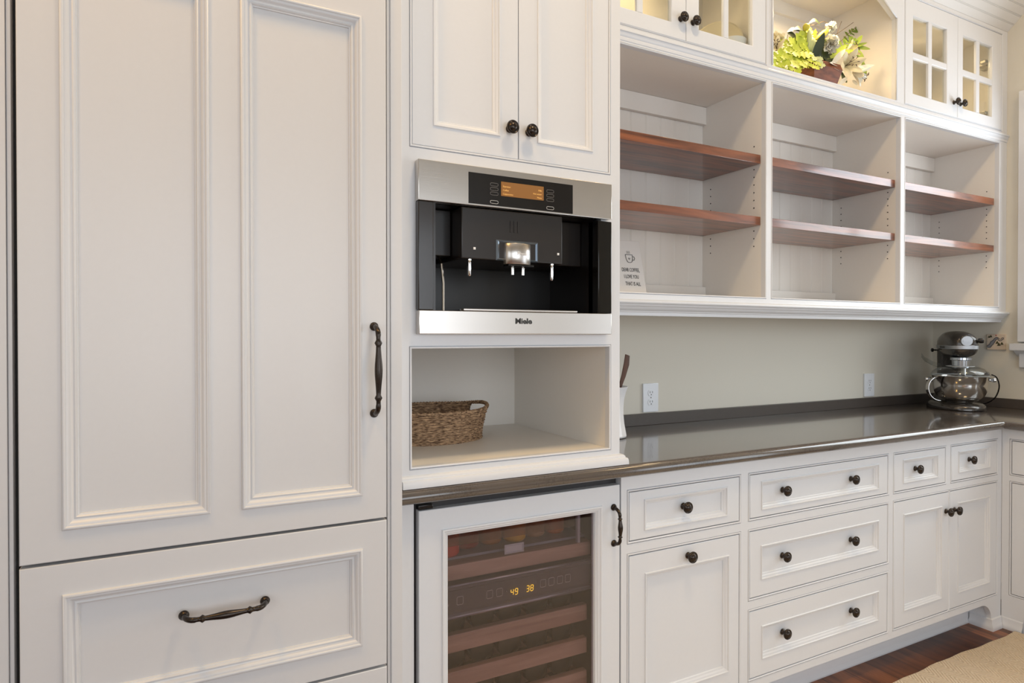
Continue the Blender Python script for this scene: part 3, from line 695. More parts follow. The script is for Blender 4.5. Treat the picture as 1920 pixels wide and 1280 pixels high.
# ------------------------------------------------------------------ open shelving unit above the counter
UY, KY = .25, .585
us = thing('open_shelf_unit', (1.33, .43, 1.36), 'white wall-hung open shelving with three bays and dark wooden shelves', 'shelf unit')
BAYS = [(.036, .889), (.926, 1.752), (1.789, 2.588)]
UZ0, UZ1 = 1.4345, 2.269
mb = MB()
face_frame(mb, (.0005, XR-.0005, 1.405, 2.330), [(a, b, UZ0, UZ1) for a, b in BAYS], UY, .02, .006)
mb.build('cabinet_body', PAINT, us); mb = MB()
mb.box(.001, .036, UY+.0205, YW-.001, 1.372, 2.33)
mb.box(.889, .926, UY+.02, YW-.02, 1.42, 2.33); mb.box(1.752, 1.789, UY+.02, YW-.02, 1.42, 2.33); mb.box(2.588, XR-.001, UY+.02, YW-.001, 1.372, 2.33)
mb.box(.036, 2.588, UY+.02, YW-.001, 1.372, UZ0-.0005); mb.box(.036, 2.588, UY+.0205, YW-.001, UZ1+.0005, 2.325)
mb.build('interior', CREAM_LIT, us)
# bottom moulding: stepped crown running along the front
mb = MB(); pr = [(UY+.002, 1.410), (UY-.012, 1.4095), (UY-.017, 1.406), (UY-.018, 1.400), (UY-.016, 1.396), (UY-.008, 1.3945), (UY-.0065, 1.3905), (UY-.004, 1.387), (UY+.001, 1.3855), (UY+.003, 1.3815), (UY+.008, 1.376), (UY+.014, 1.372), (UY+.0155, 1.368), (UY+.0195, 1.3665), (UY+.021, 1.3555), (UY+.060, 1.3555), (UY+.060, 1.410)]
mb.ploft([[(.0008, p[0], p[1]) for p in pr], [(XR-.0006, p[0], p[1]) for p in pr]], True, True, True); mb.build('light_rail', PAINT, us, 35)
# top moulding below the upper cabinets
mb = MB(); pr = [(UY+.001, 2.3185), (UY-.010, 2.3180), (UY-.0125, 2.315), (UY-.0125, 2.3095), (UY-.009, 2.3075), (UY-.008, 2.304), (UY-.0065, 2.2975), (UY-.003, 2.2935), (UY-.0035, 2.2900), (UY-.002, 2.2820), (UY+.001, 2.2815)]
mb.ploft([[(.0008, p[0], p[1]) for p in pr], [(XR-.0006, p[0], p[1]) for p in pr]], True, True, True); mb.build('moulding', PAINT, us, 35)
for a, b in BAYS:
    # beadboard back
    mb = MB(); prof = []; k = int(round((b-a)/.076)); dx = (b-a)/k
    for i in range(k):
        x = a+dx*i
        for q, dp_ in ((0, 0), (.90, 0), (.915, .0012), (.93, .0), (.955, -.0008), (.98, .0), (.99, .0012)): prof.append((x+dx*q, KY+dp_))
    prof.append((b, KY)); prof += [(b, YW-.002), (a, YW-.002)]
    mb.prism(prof, UZ0, UZ1, 'z'); mb.build('back_panel', CREAM_LIT, us, 25)
    mb = MB(); mb.box(a+.0003, b-.0003, KY-.022, KY-.003, 2.195, UZ1-.0002, .0015); mb.build('back_rail', CREAM_LIT, us)
    mb = MB(); mb.box(a+.0003, b-.0003, KY-.020, KY-.003, UZ0, 1.496, .0015); mb.build('back_rail', CREAM_LIT, us)
    for z0, z1 in ((1.957, 1.991), (1.717, 1.750)):
        mb = MB(); mb.box(a+.004, b-.004, UY+.021, KY-.004, z0, z1, .0012); s_ = mb.build('shelf', CHERRY, us); s_['label'] = 'reddish brown wooden shelf'
    mb = MB()
    for yy in (.306, .538):
        for i in range(14):
            z = 2.033-.0303*i*1.0
            if any(abs(z-zz) < .03 for zz in (1.974, 1.733)): continue
            if (yy > .5 and z > 1.94): continue
            mb.lathe([(.0026, 0), (.0026, .0012), (0, .0012)], Matrix.Translation((b-.0001, yy, z)) @ Matrix.Rotation(-PI/2, 4, 'Y'), 8)
    q = mb.build('pin_hole', simple('hole_dark', (.05, .045, .04), .8) if 'hole_dark' not in bpy.data.materials else bpy.data.materials['hole_dark'], us); q['kind'] = 'stuff'

# ------------------------------------------------------------------ upper glass cabinets and the display alcove between them
def glass_door(root, rect, g, mull_x, mull_z, y, kn=None, back='door'):
    mb = MB(); x0, x1, z0, z1 = rect; gx0, gx1, gz0, gz1 = g; th = .02
    L = [inset(rect, 0, y+th), inset(rect, 0, y+.0018), inset(rect, .0018, y)]
    pr = [(-.004, 0), (-.0015, .0008), (0, .004), (0, .0125), (0, th), ]
    L += [inset(g, d_, y+q_) for d_, q_ in pr]; L += [inset(rect, 0, y+th)]
    mb.rloft(L, False)
    for a, b in mull_x: mb.prism([(a, y+.0125), (a, y+.003), (a+.004, y+.001), (b-.004, y+.001), (b, y+.003), (b, y+.0125)], gz0, gz1, 'z')
    for a, b in mull_z: mb.prism([(y+.0125, a), (y+.0034, a), (y+.0014, a+.004), (y+.0014, b-.004), (y+.0034, b), (y+.0125, b)], gx0, gx1, 'x')
    d = mb.build('door', PAINT, root, 35)
    mb = MB(); mb.box(gx0+.0002, gx1-.0002, y+.013, y+.016, gz0+.0002, gz1-.0002); mb.build('glass', GLASS, d)
    if kn: knob(kn[0], y, kn[1], d)
    return d
def upper_box(label, xa, xb, op, z0, z1, toprail=None):
    root = thing('glass_door_cabinet', ((xa+xb)/2, .43, z0), label, 'cabinet', 'upper glass door cabinets')
    mb = MB(); face_frame(mb, (xa, xb, z0, z1), [op], UY, .02, .005)
    mb.build('cabinet_body', PAINT, root); mb = MB()
    mb.box(xa+.0003, op[0]-.0, UY+.0203, YW-.001, z0, z1); mb.box(op[1], xb-.0003, UY+.02, YW-.001, z0, z1)
    mb.box(op[0], op[1], YW-.02, YW-.001, z0, z1); mb.box(op[0], op[1], UY+.02, YW-.02, z0, op[2]-.001 if op[2]-.001 > z0+.001 else z0+.003); mb.box(op[0], op[1], UY+.0203, YW-.02, op[3]+.001, z1)
    mb.build('interior', CREAM_LIT, root); return root
ZL = 2.3305
lc = upper_box('white upper cabinet with four-pane glass doors holding a cream dish, left of the flowers', .0005, .905, (.074, .889, 2.3375, 2.79), ZL, 2.8485)
glass_door(lc, (.0755, .4810, 2.339, 2.788), (.1355, .4140, 2.394, 2.735), [(.262, .288)], [(2.5515, 2.5785)], UY, (.455, 2.411))
glass_door(lc, (.4830, .8875, 2.339, 2.788), (.5440, .8145, 2.394, 2.735), [(.666, .692)], [(2.62, 2.645)], UY, (.513, 2.411))
rc2 = upper_box('white upper cabinet with empty four-pane glass doors in the right corner', 1.7225, XR-.0005, (1.784, 2.609, 2.330+.0075, 2.826), ZL, 2.8485)
glass_door(rc2, (1.7855, 2.2050, 2.339, 2.8245), (1.8455, 2.1155, 2.392, 2.745), [(1.9665, 1.9965)], [(2.5525, 2.5815)], UY, (2.174, 2.406))
glass_door(rc2, (2.2070, 2.6075, 2.339, 2.8245), (2.2530, 2.5170, 2.392, 2.745), [(2.3725, 2.4035)], [(2.5525, 2.5815)], UY, (2.230, 2.407))
for hz in (2.68, 2.42):
    mb = MB(); mb.box(2.575, 2.609, .285, .335, hz-.012, hz+.012, .003); mb.box(2.535, 2.58, .290, .325, hz-.009, hz+.009, .003); mb.box(2.50, 2.54, .272, .300, hz-.008, hz+.008, .003)
    mb.build('hinge', bpy.data.materials.get('nickel') or simple('nickel', (.45, .43, .38), .35, metal=.9), rc2)
al = thing('display_alcove', (1.31, .43, ZL), 'open white display alcove with clipped upper corners between the glass cabinets', 'alcove')
ax0, ax1 = .921, 1.7165
mb = MB()
z0, zt, zc = 2.3385, 2.749, 2.700
xc_ = 1.565-ax1
inner = [(ax0, z0), (ax1, z0), (ax1, 2.704), (1.610, 2.768), (1.02, 2.768), (ax0, 2.704)]
outer_ = [(.9055, ZL), (1.7222, ZL), (1.7222, 2.8485), (1.61, 2.8485), (1.02, 2.8485), (.9055, 2.8485)]
inner_b = [(ax0-.0, z0), (ax1, z0), (ax1, 2.704), (1.610, 2.768), (1.02, 2.768), (ax0, 2.704)]
mb.ploft([[(p[0], UY+.02, p[1]) for p in outer_], [(p[0], UY, p[1]) for p in outer_], [(p[0], UY, p[1]) for p in inner], [(p[0], UY+.02, p[1]) for p in inner_b]], True, sm=False)
mb.build('cabinet_body', PAINT, al); mb = MB()
mb.rloft([(ax0-.0005, ax1+.0005, z0-.001, 2.842, UY+.0203), (ax0-.0005, ax1+.0005, z0-.001, 2.842, YW-.012)], True)
mb.box(ax0, ax1, KY-.0, KY+.012, 2.338, 2.842)
mb.box(ax0, ax1, KY-.018, KY, 2.785, 2.842)
mb.build('interior', CREAM_LIT, al)
mb = MB(); t_ = .006
E_ = [(p[0], UY-.003, p[1]) for p in inner]
for a, b in ((1, 2), (2, 3), (3, 4), (4, 5), (5, 0)): mb.tube([E_[a], E_[b]], .0035, 6)
mb.build('bead_trim', PAINT, al)

# dish behind the left cabinet's right-hand door
ds = thing('serving_dish', (.812, .43, 2.3385), 'large round cream dish leaning inside the upper left glass cabinet', 'dish')
mb = MB(); M = Matrix.Translation((.812, .43, 2.4495)) @ Matrix.Rotation(math.radians(-55), 4, 'Z') @ Matrix.Rotation(math.radians(84), 4, 'X') @ Matrix.Scale(.80, 4)
mb.lathe([(0, 0), (.07, 0), (.09, .008), (.13, .02), (.135, .024), (.128, .026), (.088, .014), (0, .006)], M, 40); mb.build('dish', simple('cream_glaze', (.62, .56, .42), .3), ds)
bw = MB(); bw.lathe([(0, 0), (.035, 0), (.036, .012), (.048, .05), (.056, .092), (.053, .092), (.045, .052), (.03, .018), (0, .014)], Matrix.Translation((.785, .326, 2.3386)), 32)
tag(bw.build('bowl', CERAM), 'small white bowl in front of the cream dish behind glass', 'bowl')

# ------------------------------------------------------------------ coffee sign on the bottom shelf
sg = thing('coffee_sign', (.37, .43, UZ0), 'white block sign with a drawn cup and coffee wording, leaning in left bay', 'sign')
tilt = math.radians(13)
M = Matrix.Translation((.352, .425, UZ0+.0055)) @ Matrix.Rotation(-tilt, 4, 'X')
mb = MB(); mb.T = M; mb.box(-.105, .100, 0, .022, .0, .2165, .0025); board = mb.build('board', simple('sign_white', (.74, .71, .68), .6), sg)
def sgt(s, z, size, x=.002): text(s, 0, 0, 0, size, INK, board, 'lettering', squash=.62, M=M @ Matrix.Translation((x, -.0006, z)) @ Matrix.Rotation(PI/2, 4, 'X'), bold=-.0)
sgt('DEAR COFFEE,', .097, .021, .038); sgt('I LOVE YOU', .070, .021, .037); sgt('THAT IS ALL', .042, .021, .040)
mb = MB(); mb.T = M
cup = [(.022, -.001, .158), (.024, -.001, .140), (.029, -.001, .129), (.034, -.001, .127), (.044, -.001, .127), (.050, -.001, .130), (.054, -.001, .141), (.055, -.001, .158), (.022, -.001, .158)]
mb.tube(cup, .0010, 5); mb.tube([(.054, -.001, .152), (.062, -.001, .151), (.065, -.001, .144), (.061, -.001, .137), (.054, -.001, .137)], .0010, 5)
for sx in (.031, .037, .043): mb.tube([(sx, -.001, .162), (sx+.0015, -.001, .166), (sx-.001, -.001, .170), (sx, -.001, .173)], .0006, 4)
mb.build('cup_drawing', INK, board)
mb = MB(); mb.T = M; mb.prism([(.0385, .137), (.0435, .143), (.042, .1465), (.0385, .144), (.035, .1465), (.0335, .143)], -.0012, -.0002, 'y'); mb.build('heart', LINEG, board)

# ------------------------------------------------------------------ outlets
def outlet(cx, cz, label):
    root = thing('outlet', (cx, YW, cz), label, 'outlet', 'outlets on the backsplash wall')
    mb = MB(); mb.box(cx-.0405, cx+.0405, YW-.0085, YW-.0002, cz-.060, cz+.060, .002); mb.build('cover_plate', PLASTW, root)
    for dz in (.0195, -.0195):
        mb = MB(); L = []
        for k_, yy in enumerate((YW-.0080, YW-.0100, YW-.0104)):
            s = 1 if k_ < 2 else .94
            L.append([(cx+.0165*s*math.cos(t)*1.0, yy, cz+dz+max(-.0125*s, min(.0125*s, .0165*s*math.sin(t)))) for t in [2*PI*i/28 for i in range(28)]])
        mb.ploft(L, True, False, True); so = mb.build('socket', PLASTW, root, 30)
        mb = MB()
        for sx in (-.0064, .0064): mb.box(cx+sx-.0011, cx+sx+.0011, YW-.0108, YW-.0102, cz+dz-.0005, cz+dz+.0075)
        mb.lathe([(.0024, 0), (.0024, .0005), (0, .0005)], Matrix.Translation((cx, YW-.0103, cz+dz-.0068)) @ Matrix.Rotation(PI/2, 4, 'X'), 12)
        mb.build('slot', simple('slot_dark', (.05, .05, .055), .5) if 'slot_dark' not in bpy.data.materials else bpy.data.materials['slot_dark'], so)
    mb = MB(); mb.lathe([(.003, 0), (.003, .0008), (0, .0012)], Matrix.Translation((cx, YW-.0084, cz)) @ Matrix.Rotation(PI/2, 4, 'X'), 12); mb.build('screw', LINEG, root)
    return root
outlet(.6185, 1.0265, 'white duplex wall outlet near the left end of the backsplash, by the crock')
outlet(2.0795, 1.0275, 'white duplex wall outlet on the backsplash wall nearer the stand mixer')

# ------------------------------------------------------------------ crock with wooden utensil
ck = thing('utensil_crock', (.268, .42, .9142), 'white ceramic waisted crock standing on the counter against tall cabinet', 'crock')
mb = MB(); M = Matrix.Translation((.262, .42, .9142)); L = []
K_ = 10
for r_, h in [(.0, 0), (.062, 0), (.0700, .003), (.0720, .008), (.0640, .05), (.0605, .085), (.0605, .11), (.0630, .14), (.0700, .168), (.0775, .186), (.0745, .186), (.066, .165), (.057, .12), (.057, .08), (.064, .01), (0, .006)]: L.append((r_, h))
mb.lathe(L, M, 14); mb.build('body', CERAM, ck, 20)
mb = MB(); L = []; 
pA, pB = Vector((.245, .42, .93)), Vector((.357, .42, 1.214))
pts = [Vector((.236, .425, .925)), Vector((.292, .42, 1.03)), Vector((.318, .42, 1.09)), Vector((.336, .42, 1.135)), Vector((.350, .42, 1.18)), Vector((.3545, .42, 1.213))]
for i, p in enumerate(pts):
    w_ = (.004, .005, .006, .0095, .0125, .0105)[i]; t_ = .0045
    L.append([p+Vector((w_*math.cos(a), t_*math.sin(a), -w_*.35*math.cos(a))) for a in [2*PI*k/12 for k in range(12)]])
mb.ploft(L, True, True, True); tag(mb.build('wooden_spoon', SPOONW), 'dark wooden spoon handle sticking up out of the white crock', 'spoon')

# ------------------------------------------------------------------ wicker basket in the niche
bk = thing('wicker_basket', (-.435, .40, .9635), 'brown woven oval basket with handle openings standing in the niche', 'basket')
BCX, BCY, BZ = -.4350, .40, .9625
def bpt(th, v, off=0, zadd=0):
    a = .168+.020*v**1.6+off; b_ = .128+.024*v**1.3+off
    lift = .012*abs(math.cos(th))**6*v**3
    return Vector((BCX+a*math.cos(th), BCY+b_*math.sin(th), BZ+.097*v+lift+zadd))
mb = MB(); NT, NV = 220, 66; G = []
rows = 11
for j in range(NV+1):
    v = j/NV; ring = []
    for i in range(NT):
        th = 2*PI*i/NT
        rr = v*rows; fr_ = rr-math.floor(rr); ph_ = (math.floor(rr) % 2)*PI
        off = .0046*math.sin(PI*fr_)*(.55+.45*math.sin(th*46+ph_))+.0008*math.sin(th*13+v*9)
        ring.append(mb.v(bpt(th, v*.94, off)))
    G.append(ring)
def hole(i, j):
    th = 2*PI*(i+.5)/NT; v = (j+.5)/NV
    dth = min(abs(th), abs(th-2*PI), abs(th-PI))
    return .68 < v < .99 and dth < .43
for j in range(NV):
    for i in range(NT):
        if hole(i, j): continue
        mb.f([G[j][i], G[j][(i+1) % NT], G[j+1][(i+1) % NT], G[j+1][i]], 0, True)
# inner skin
H = [[mb.v(bpt(2*PI*i/NT, j/12*.94, -.006)) for i in range(NT)] for j in range(13)]
for j in range(12):
    for i in range(NT):
        if hole(i, int((j+.5)/12*NV)): continue
        mb.f([H[j][i], H[j+1][i], H[j+1][(i+1) % NT], H[j][(i+1) % NT]], 0, True)
c0 = mb.v((BCX, BCY, BZ+.004))
for i in range(NT): mb.f([c0, H[0][i], H[0][(i+1) % NT]], 0, True)
mb.build('weave', WICKER, bk, 70, weld=False)
def rim(v, rad, amp=.0014, f_=110):
    mb_ = MB(); pts = []; rr = []
    for i in range(361):
        th = 2*PI*i/360; pts.append(bpt(th, v, .0)); rr.append(rad+amp*math.sin(i/360*2*PI*f_/1.0))
    mb_.tube(pts, rr, 8, cap=False); return mb_
rim(.97, .0055).build('rim', WICKER, bk, 70)
rim(.02, .0045, .0012).build('base_braid', WICKER, bk, 70)

# ------------------------------------------------------------------ painted tile on right wall
ti = thing('painted_tile', (XR, .288, 1.254), 'small hand-painted tile with river and trees hanging on the right wall', 'tile')
ty0, ty1, tz0, tz1 = .246, .330, 1.213, 1.294
mb = MB(); mb.box(XR-.012, XR-.0005, ty0, ty1, tz0, tz1, .0015); plq = mb.build('plaque', simple('tile_cream', (.72, .60, .48), .35, var=.05, bscale=30), ti)
def tp(u, v): return (XR-.0135, ty1-(ty1-ty0)*u, tz1-(tz1-tz0)*v)
mb = MB()
for pl in ([(0, .78), (.1, .70), (.18, .62), (.22, .48), (.34, .42), (.42, .28), (.52, .20), (.62, .22), (.68, .30), (.76, .34), (.86, .22), (.93, .24)], [(.05, .86), (.2, .86), (.28, .74), (.36, .64), (.44, .50), (.50, .36), (.60, .30), (.68, .42), (.78, .42), (.86, .34), (.93, .28)]):
    mb.tube([tp(*q) for q in pl], .0013, 5)
mb.build('river_outline', simple('slate_blue', (.05, .055, .08), .5), plq)
mb = MB(); A_ = [(0, .78), (.18, .62), (.22, .48), (.42, .28), (.52, .20), (.62, .24)]; B_ = [(.05, .86), (.22, .84), (.36, .64), (.44, .50), (.50, .36), (.60, .30)]
mb.ploft([[(XR-.0125, *tp(*q)[1:]) for q in A_], [(XR-.0125, *tp(*q)[1:]) for q in B_], [(XR-.0121, *tp(*q)[1:]) for q in B_], [(XR-.0121, *tp(*q)[1:]) for q in A_]], False, sm=False); mb.build('river', simple('river_grey', (.28, .28, .30), .5), plq)
mb = MB()
for u, v, s in ((.12, .16, .07), (.22, .12, .08), (.57, .52, .09), (.66, .64, .10), (.82, .58, .09)):
    a, b_, c = tp(u-s, v+s), tp(u+s, v+s), tp(u, v-s); mb.f([mb.v(a), mb.v(b_), mb.v(c)])
    a, b_, c = [(p[0]+.001, p[1], p[2]) for p in (a, b_, c)]; mb.f([mb.v(c), mb.v(b_), mb.v(a)])
mb.build('trees', simple('olive_tree', (.06, .06, .02), .6), plq)
mb = MB(); mb.lathe([(0, .001), (.003, .0008), (.003, 0)], Matrix.Translation((XR-.012, *tp(.5, .08)[1:])) @ Matrix.Rotation(-PI/2, 4, 'Y'), 10); mb.build('red_dot', simple('red_dot', (.4, .03, .03), .5), plq)

# ------------------------------------------------------------------ stand mixer
MXC = Vector((2.418, .362, .9142)); fang = math.radians(223)
mx_ = thing('stand_mixer', MXC, 'dark pewter stand mixer with steel bowl and clear splash guard in the counter corner', 'mixer')
MM = Matrix.Translation(MXC) @ Matrix.Rotation(fang, 4, 'Z')   # local +x = front of the mixer
class LM(MB):
    def __init__(s): super().__init__(); s.T = MM.copy()
def sell(x, cy_, cz_, ry, rz, e=2.6, k=28, sk=0):
    out = []
    for i in range(k):
        t = 2*PI*i/k; c_, s_ = math.cos(t), math.sin(t)
        out.append((x+sk*s_*rz, cy_+ry*abs(c_)**(2/e)*(1 if c_ >= 0 else -1), cz_+rz*abs(s_)**(2/e)*(1 if s_ >= 0 else -1)))
    return out
mb = LM(); L = []
def base_out(s, z):
    out = []
    for i in range(40):
        t = 2*PI*i/40; c_, s_ = math.cos(t), math.sin(t); x = .006+.176*s*c_; w_ = .122*s
        out.append((x, w_*abs(s_)**.8*(1 if s_ >= 0 else -1), z))
    return out
mb.ploft([base_out(.96, 0), base_out(1, .004), base_out(1.0, .014), base_out(.96, .024), base_out(.86, .031), base_out(.5, .034)], True, True, True); mb.build('base', MIXP, mx_, 60)
mb = LM(); L = []
for z, x, rx, ry in ((.020, -.105, .062, .085), (.06, -.108, .048, .066), (.12, -.110, .042, .056), (.20, -.108, .042, .054), (.26, -.100, .050, .056), (.30, -.09, .06, .058)):
    L.append([(x+rx*math.cos(t), ry*math.sin(t), z) for t in [2*PI*i/24 for i in range(24)]])
mb.ploft(L, True, True, True); mb.build('column', MIXP, mx_, 60)
mb = LM(); L = []
HZ = .325
for x, ry, rz, dz in ((-.160, .006, .008, -.012), (-.156, .030, .030, -.010), (-.145, .044, .044, -.006), (-.11, .055, .058, 0), (-.06, .060, .066, .003), (0, .062, .068, .003), (.06, .062, .067, .002), (.11, .061, .062, 0), (.14, .057, .056, -.002), (.155, .050, .048, -.004), (.163, .038, .036, -.004), (.166, .004, .004, -.004)):
    L.append(sell(x, 0, HZ+dz, ry, rz))
mb.ploft(L, True, True, True); hd = mb.build('motor_head', MIXP, mx_, 60)
# silver band round the head
mb = LM(); L = []
band = [(-.140, .0480), (-.11, .0570), (-.06, .0620), (0, .0640), (.06, .0658), (.11, .0627), (.14, .0575)]
band += [(.155, .0500), (.1630, .0400), (.1680, .0250), (.1695, .010)]
full = band + [(x, -y) for x, y in band[::-1]]
mb.ploft([[(x*.985, y*.94, HZ-.021), (x, y, HZ-.019), (x, y, HZ-.003), (x*.985, y*.94, HZ-.001)] for x, y in full], False)
mb.build('trim_band', FACEGRAY, hd, 40)
T_ = MM @ Matrix.Translation((.030, -.0675, HZ-.011)) @ Matrix.Rotation(PI/2, 4, 'X')
text('KitchenAid', 0, 0, 0, .0165, INK, hd, 'lettering', M=T_, squash=1.1)
# front hub cap + thumb screw + speed knob
mb = LM(); mb.lathe([(.026, 0), (.026, .006), (.0235, .010), (0, .011)], Matrix.Translation((.160, 0, HZ+.020)) @ Matrix.Rotation(PI/2, 4, 'Y'), 28); mb.box(.1705, .1730, -.017, .017, HZ+.0165, HZ+.0235); mb.build('hub_cap', FACEGRAY, hd, 40)
mb = LM(); mb.lathe([(.030, -.012), (.030, .002), (.0265, .004)], Matrix.Translation((.159, 0, HZ+.020)) @ Matrix.Rotation(PI/2, 4, 'Y'), 28); mb.build('hub_ring', BLACK, hd, 40)
mb = LM(); mb.lathe([(.005, 0), (.005, .016), (.011, .018), (.0125, .024), (.0125, .036), (.010, .040), (0, .041)], Matrix.Translation((.148, .034, HZ+.022)) @ Matrix.Rotation(-PI/2, 4, 'X') @ Matrix.Rotation(.35, 4, 'Y'), 18); mb.build('thumb_screw', BLACK, hd, 40)
mb = LM(); mb.lathe([(.004, 0), (.004, .012), (.010, .016), (.010, .024), (0, .028)], Matrix.Translation((-.118, -.054, HZ-.030)) @ Matrix.Rotation(PI/2, 4, 'X'), 16); mb.build('speed_knob', BLACK, hd, 40)
# planetary, shaft
mb = LM(); mb.lathe([(.046, .262), (.046, .250), (.040, .247), (.038, .212), (.030, .209), (0, .209)], Matrix.Translation((.085, 0, 0)), 28)
mb.build('planetary', simple('silver_planetary', (.50, .53, .58), .18, metal=1), mx_, 40)
mb = LM(); mb.lathe([(.007, .212), (.007, .16), (0, .16)], Matrix.Translation((.100, .012, 0)), 12)
for a in range(3):
    t0 = a*PI/3; pts = [(.100+.05*math.sin(PI*k/10)*math.cos(t0), .012+.05*math.sin(PI*k/10)*math.sin(t0), .165-.105*(k/10)**.9 if k <= 5 else .165-.105*(k/10)) for k in range(11)]
    pts2 = []
    for k in range(17):
        q = -1+2*k/16; pts2.append((.100+.048*q*math.cos(t0)*(1), .012+.048*q*math.sin(t0), .075+.085*(abs(q)**1.6 if False else 0)+.09*(abs(q)) ))
    mb.tube([(.100, .012, .165)]+[(.100+.05*math.sin(u)*math.cos(t0), .012+.05*math.sin(u)*math.sin(t0), .115-.0+.05*math.cos(u)) for u in [k*PI/10 for k in range(21)]], .0014, 5)
mb.build('whisk', CHROME, mx_, 60)
# bowl
BX = .070
bprof = [(0, .040), (.045, .040), (.050, .036), (.054, .036), (.056, .042), (.078, .050), (.100, .070), (.112, .100), (.1165, .135), (.118, .178), (.1215, .181), (.122, .183), (.119, .1845), (.1155, .182), (.1145, .135), (.109, .100), (.097, .072), (.072, .052), (0, .044)]
bprof = [(r_*1.0, .036+(z-.036)*.90) for r_, z in bprof]
mb = LM(); mb.lathe(bprof, Matrix.Translation((BX, 0, 0)), 48); bowl = mb.build('bowl', BOWLM, mx_, 60)
# bowl handle pointing to the camera's left
ha = math.radians(-70)
hx, hy = math.cos(ha), math.sin(ha); side = Vector((-hy, hx, 0))
mb = LM(); L = []
for k in range(15):
    u = k/14; ang = -PI/2+PI*u
    c = Vector((BX, 0, 0))+Vector((hx, hy, 0))*(.104+.056*math.cos(ang)+.012*u)+Vector((0, 0, .105+.060*math.sin(ang)))
    n_ = (Vector((hx, hy, 0))*math.cos(ang)+Vector((0, 0, 1))*math.sin(ang)).normalized()
    L.append([c+side*.011+n_*.0012, c+side*.011-n_*.0012, c-side*.011-n_*.0012, c-side*.011+n_*.0012])
mb.ploft(L, True, True, True); mb.build('bowl_handle', BOWLM, bowl, 40)
# bowl support arms with knobs
for sy in (1, -1):
    mb = LM(); mb.tube([(-.10, sy*.045, .135), (-.07, sy*.085, .140), (-.03, sy*.118, .146), (.02, sy*.134, .150), (.075, sy*.136, .150)], [.016, .013, .010, .009, .008], 10)
    mb.build('support_arm', MIXP, mx_, 60)
    mb = LM(); mb.lathe([(.006, -.014), (.006, .0), (.011, .003), (.011, .012), (0, .015)], Matrix.Translation((.068, sy*.138, .150)) @ Matrix.Rotation(-sy*PI/2, 4, 'X'), 16); mb.build('arm_pin', CHROME, mx_, 40)
# lift lever
mb = LM(); mb.tube([(-.10, .05, .10), (-.095, .090, .11), (-.06, .13, .16), (-.03, .145, .17)], .004, 8); mb.lathe([(0, -.012), (.010, -.008), (.012, 0), (.010, .008), (0, .012)], Matrix.Translation((-.03, .145, .17)), 14); mb.build('lift_lever', BLACK, mx_, 60)
# splash guard: raised ring with chute
mb = LM(); mb.lathe([(.123, .170), (.125, .174), (.119, .189), (.100, .206), (.075, .216), (.060, .218)], Matrix.Translation((BX, 0, 0)), 44)
ca = math.radians(-105); cxv = Vector((math.cos(ca), math.sin(ca), 0)); cs = Vector((-cxv.y, cxv.x, 0))
L = []
for d_, z, w_ in ((.080, .206, .024), (.115, .218, .030), (.150, .240, .038), (.165, .262, .044)):
    c = Vector((BX, 0, z))+cxv*d_; L.append([c+cs*w_+Vector((0, 0, .022)), c+cs*w_*.7, c-cs*w_*.7, c-cs*w_+Vector((0, 0, .022))])
mb.ploft(L, False, sm=True); mb.build('splash_guard', SHIELD, mx_, 60)
mb = LM(); mb.tube([(BX+.1225*math.cos(t), .1225*math.sin(t), .172) for t in [2*PI*k/48 for k in range(49)]], .0016, 6, cap=False); mb.tube([(BX+.060*math.cos(t), .060*math.sin(t), .218) for t in [2*PI*k/32 for k in range(33)]], .0014, 6, cap=False); mb.build('guard_rim', simple('pale_rim', (.55, .57, .58), .2), mx_, 60)
# power cord looping down behind the bowl
def smooth_path(p, n_=6):
    p = [Vector(q) for q in p]; q = [p[0]]+p+[p[-1]]; out = []
    for i in range(1, len(q)-2):
        for k in range(n_):
            t = k/n_; a, b, c, d_ = q[i-1:i+3]
            out.append(.5*((2*b)+(c-a)*t+(2*a-5*b+4*c-d_)*t*t+(3*b-a-3*c+d_)*t**3))
    return out+[p[-1]]
mb = LM()
cordp = [(-.13, .05, .05), (-.10, .11, .03), (-.02, .165, .06), (.05, .170, .14), (.075, .150, .175)]
mb.tube(smooth_path([(-.14, .03, .03), (-.13, .09, .018), (-.06, .13, .016), (.0, .165, .05), (.03, .178, .11), (.04, .165, .16), (.05, .14, .176)]), .0032, 8); mb.build('power_cord', BLACK, mx_, 60)

# ------------------------------------------------------------------ flower arrangement in the alcove
fl = thing('flower_arrangement', (1.33, .37, 2.339), 'arrangement of white lilies, pale blooms and lime foliage in a reddish wooden planter', 'flowers')
AZ = 2.3392
mb = MB()
bx0, bx1, by0, by1, hh = 1.235, 1.405, .275, .455, .125
fl_ = .045
M0 = Matrix.Translation((1.302, .362, AZ)) @ Matrix.Rotation(math.radians(-3), 4, 'Z'); mb.T = M0
def sq(s, z): return [(-s, -s, z), (s, -s, z), (s, s, z), (-s, s, z)]
mb.ploft([sq(.064, 0), sq(.084, .078), sq(.078, .102), sq(.072, .100), sq(.070, .08), sq(.05, .02)], True, True, True, sm=False)
mb.build('planter', BOXW, fl)
LIME = simple('lime_leaf', (.52, .60, .05), .5, var=.25, bscale=25); GREEN = simple('mid_green_leaf', (.20, .30, .035), .45, var=.3, bscale=25)
DARKG = simple('dark_leaf', (.035, .055, .02), .4, var=.2); WHITEP = simple('white_petal', (.84, .82, .72), .5, var=.06, bscale=40); CREAMP = simple('cream_petal', (.82, .74, .50), .5, var=.08, bscale=30)
YELLOW = simple('yellow_green_bud', (.62, .55, .06), .5, var=.15); STAM = simple('stamen_brown', (.08, .04, .02), .6); PALEG = simple('pale_green_petal', (.60, .66, .33), .5, var=.1)
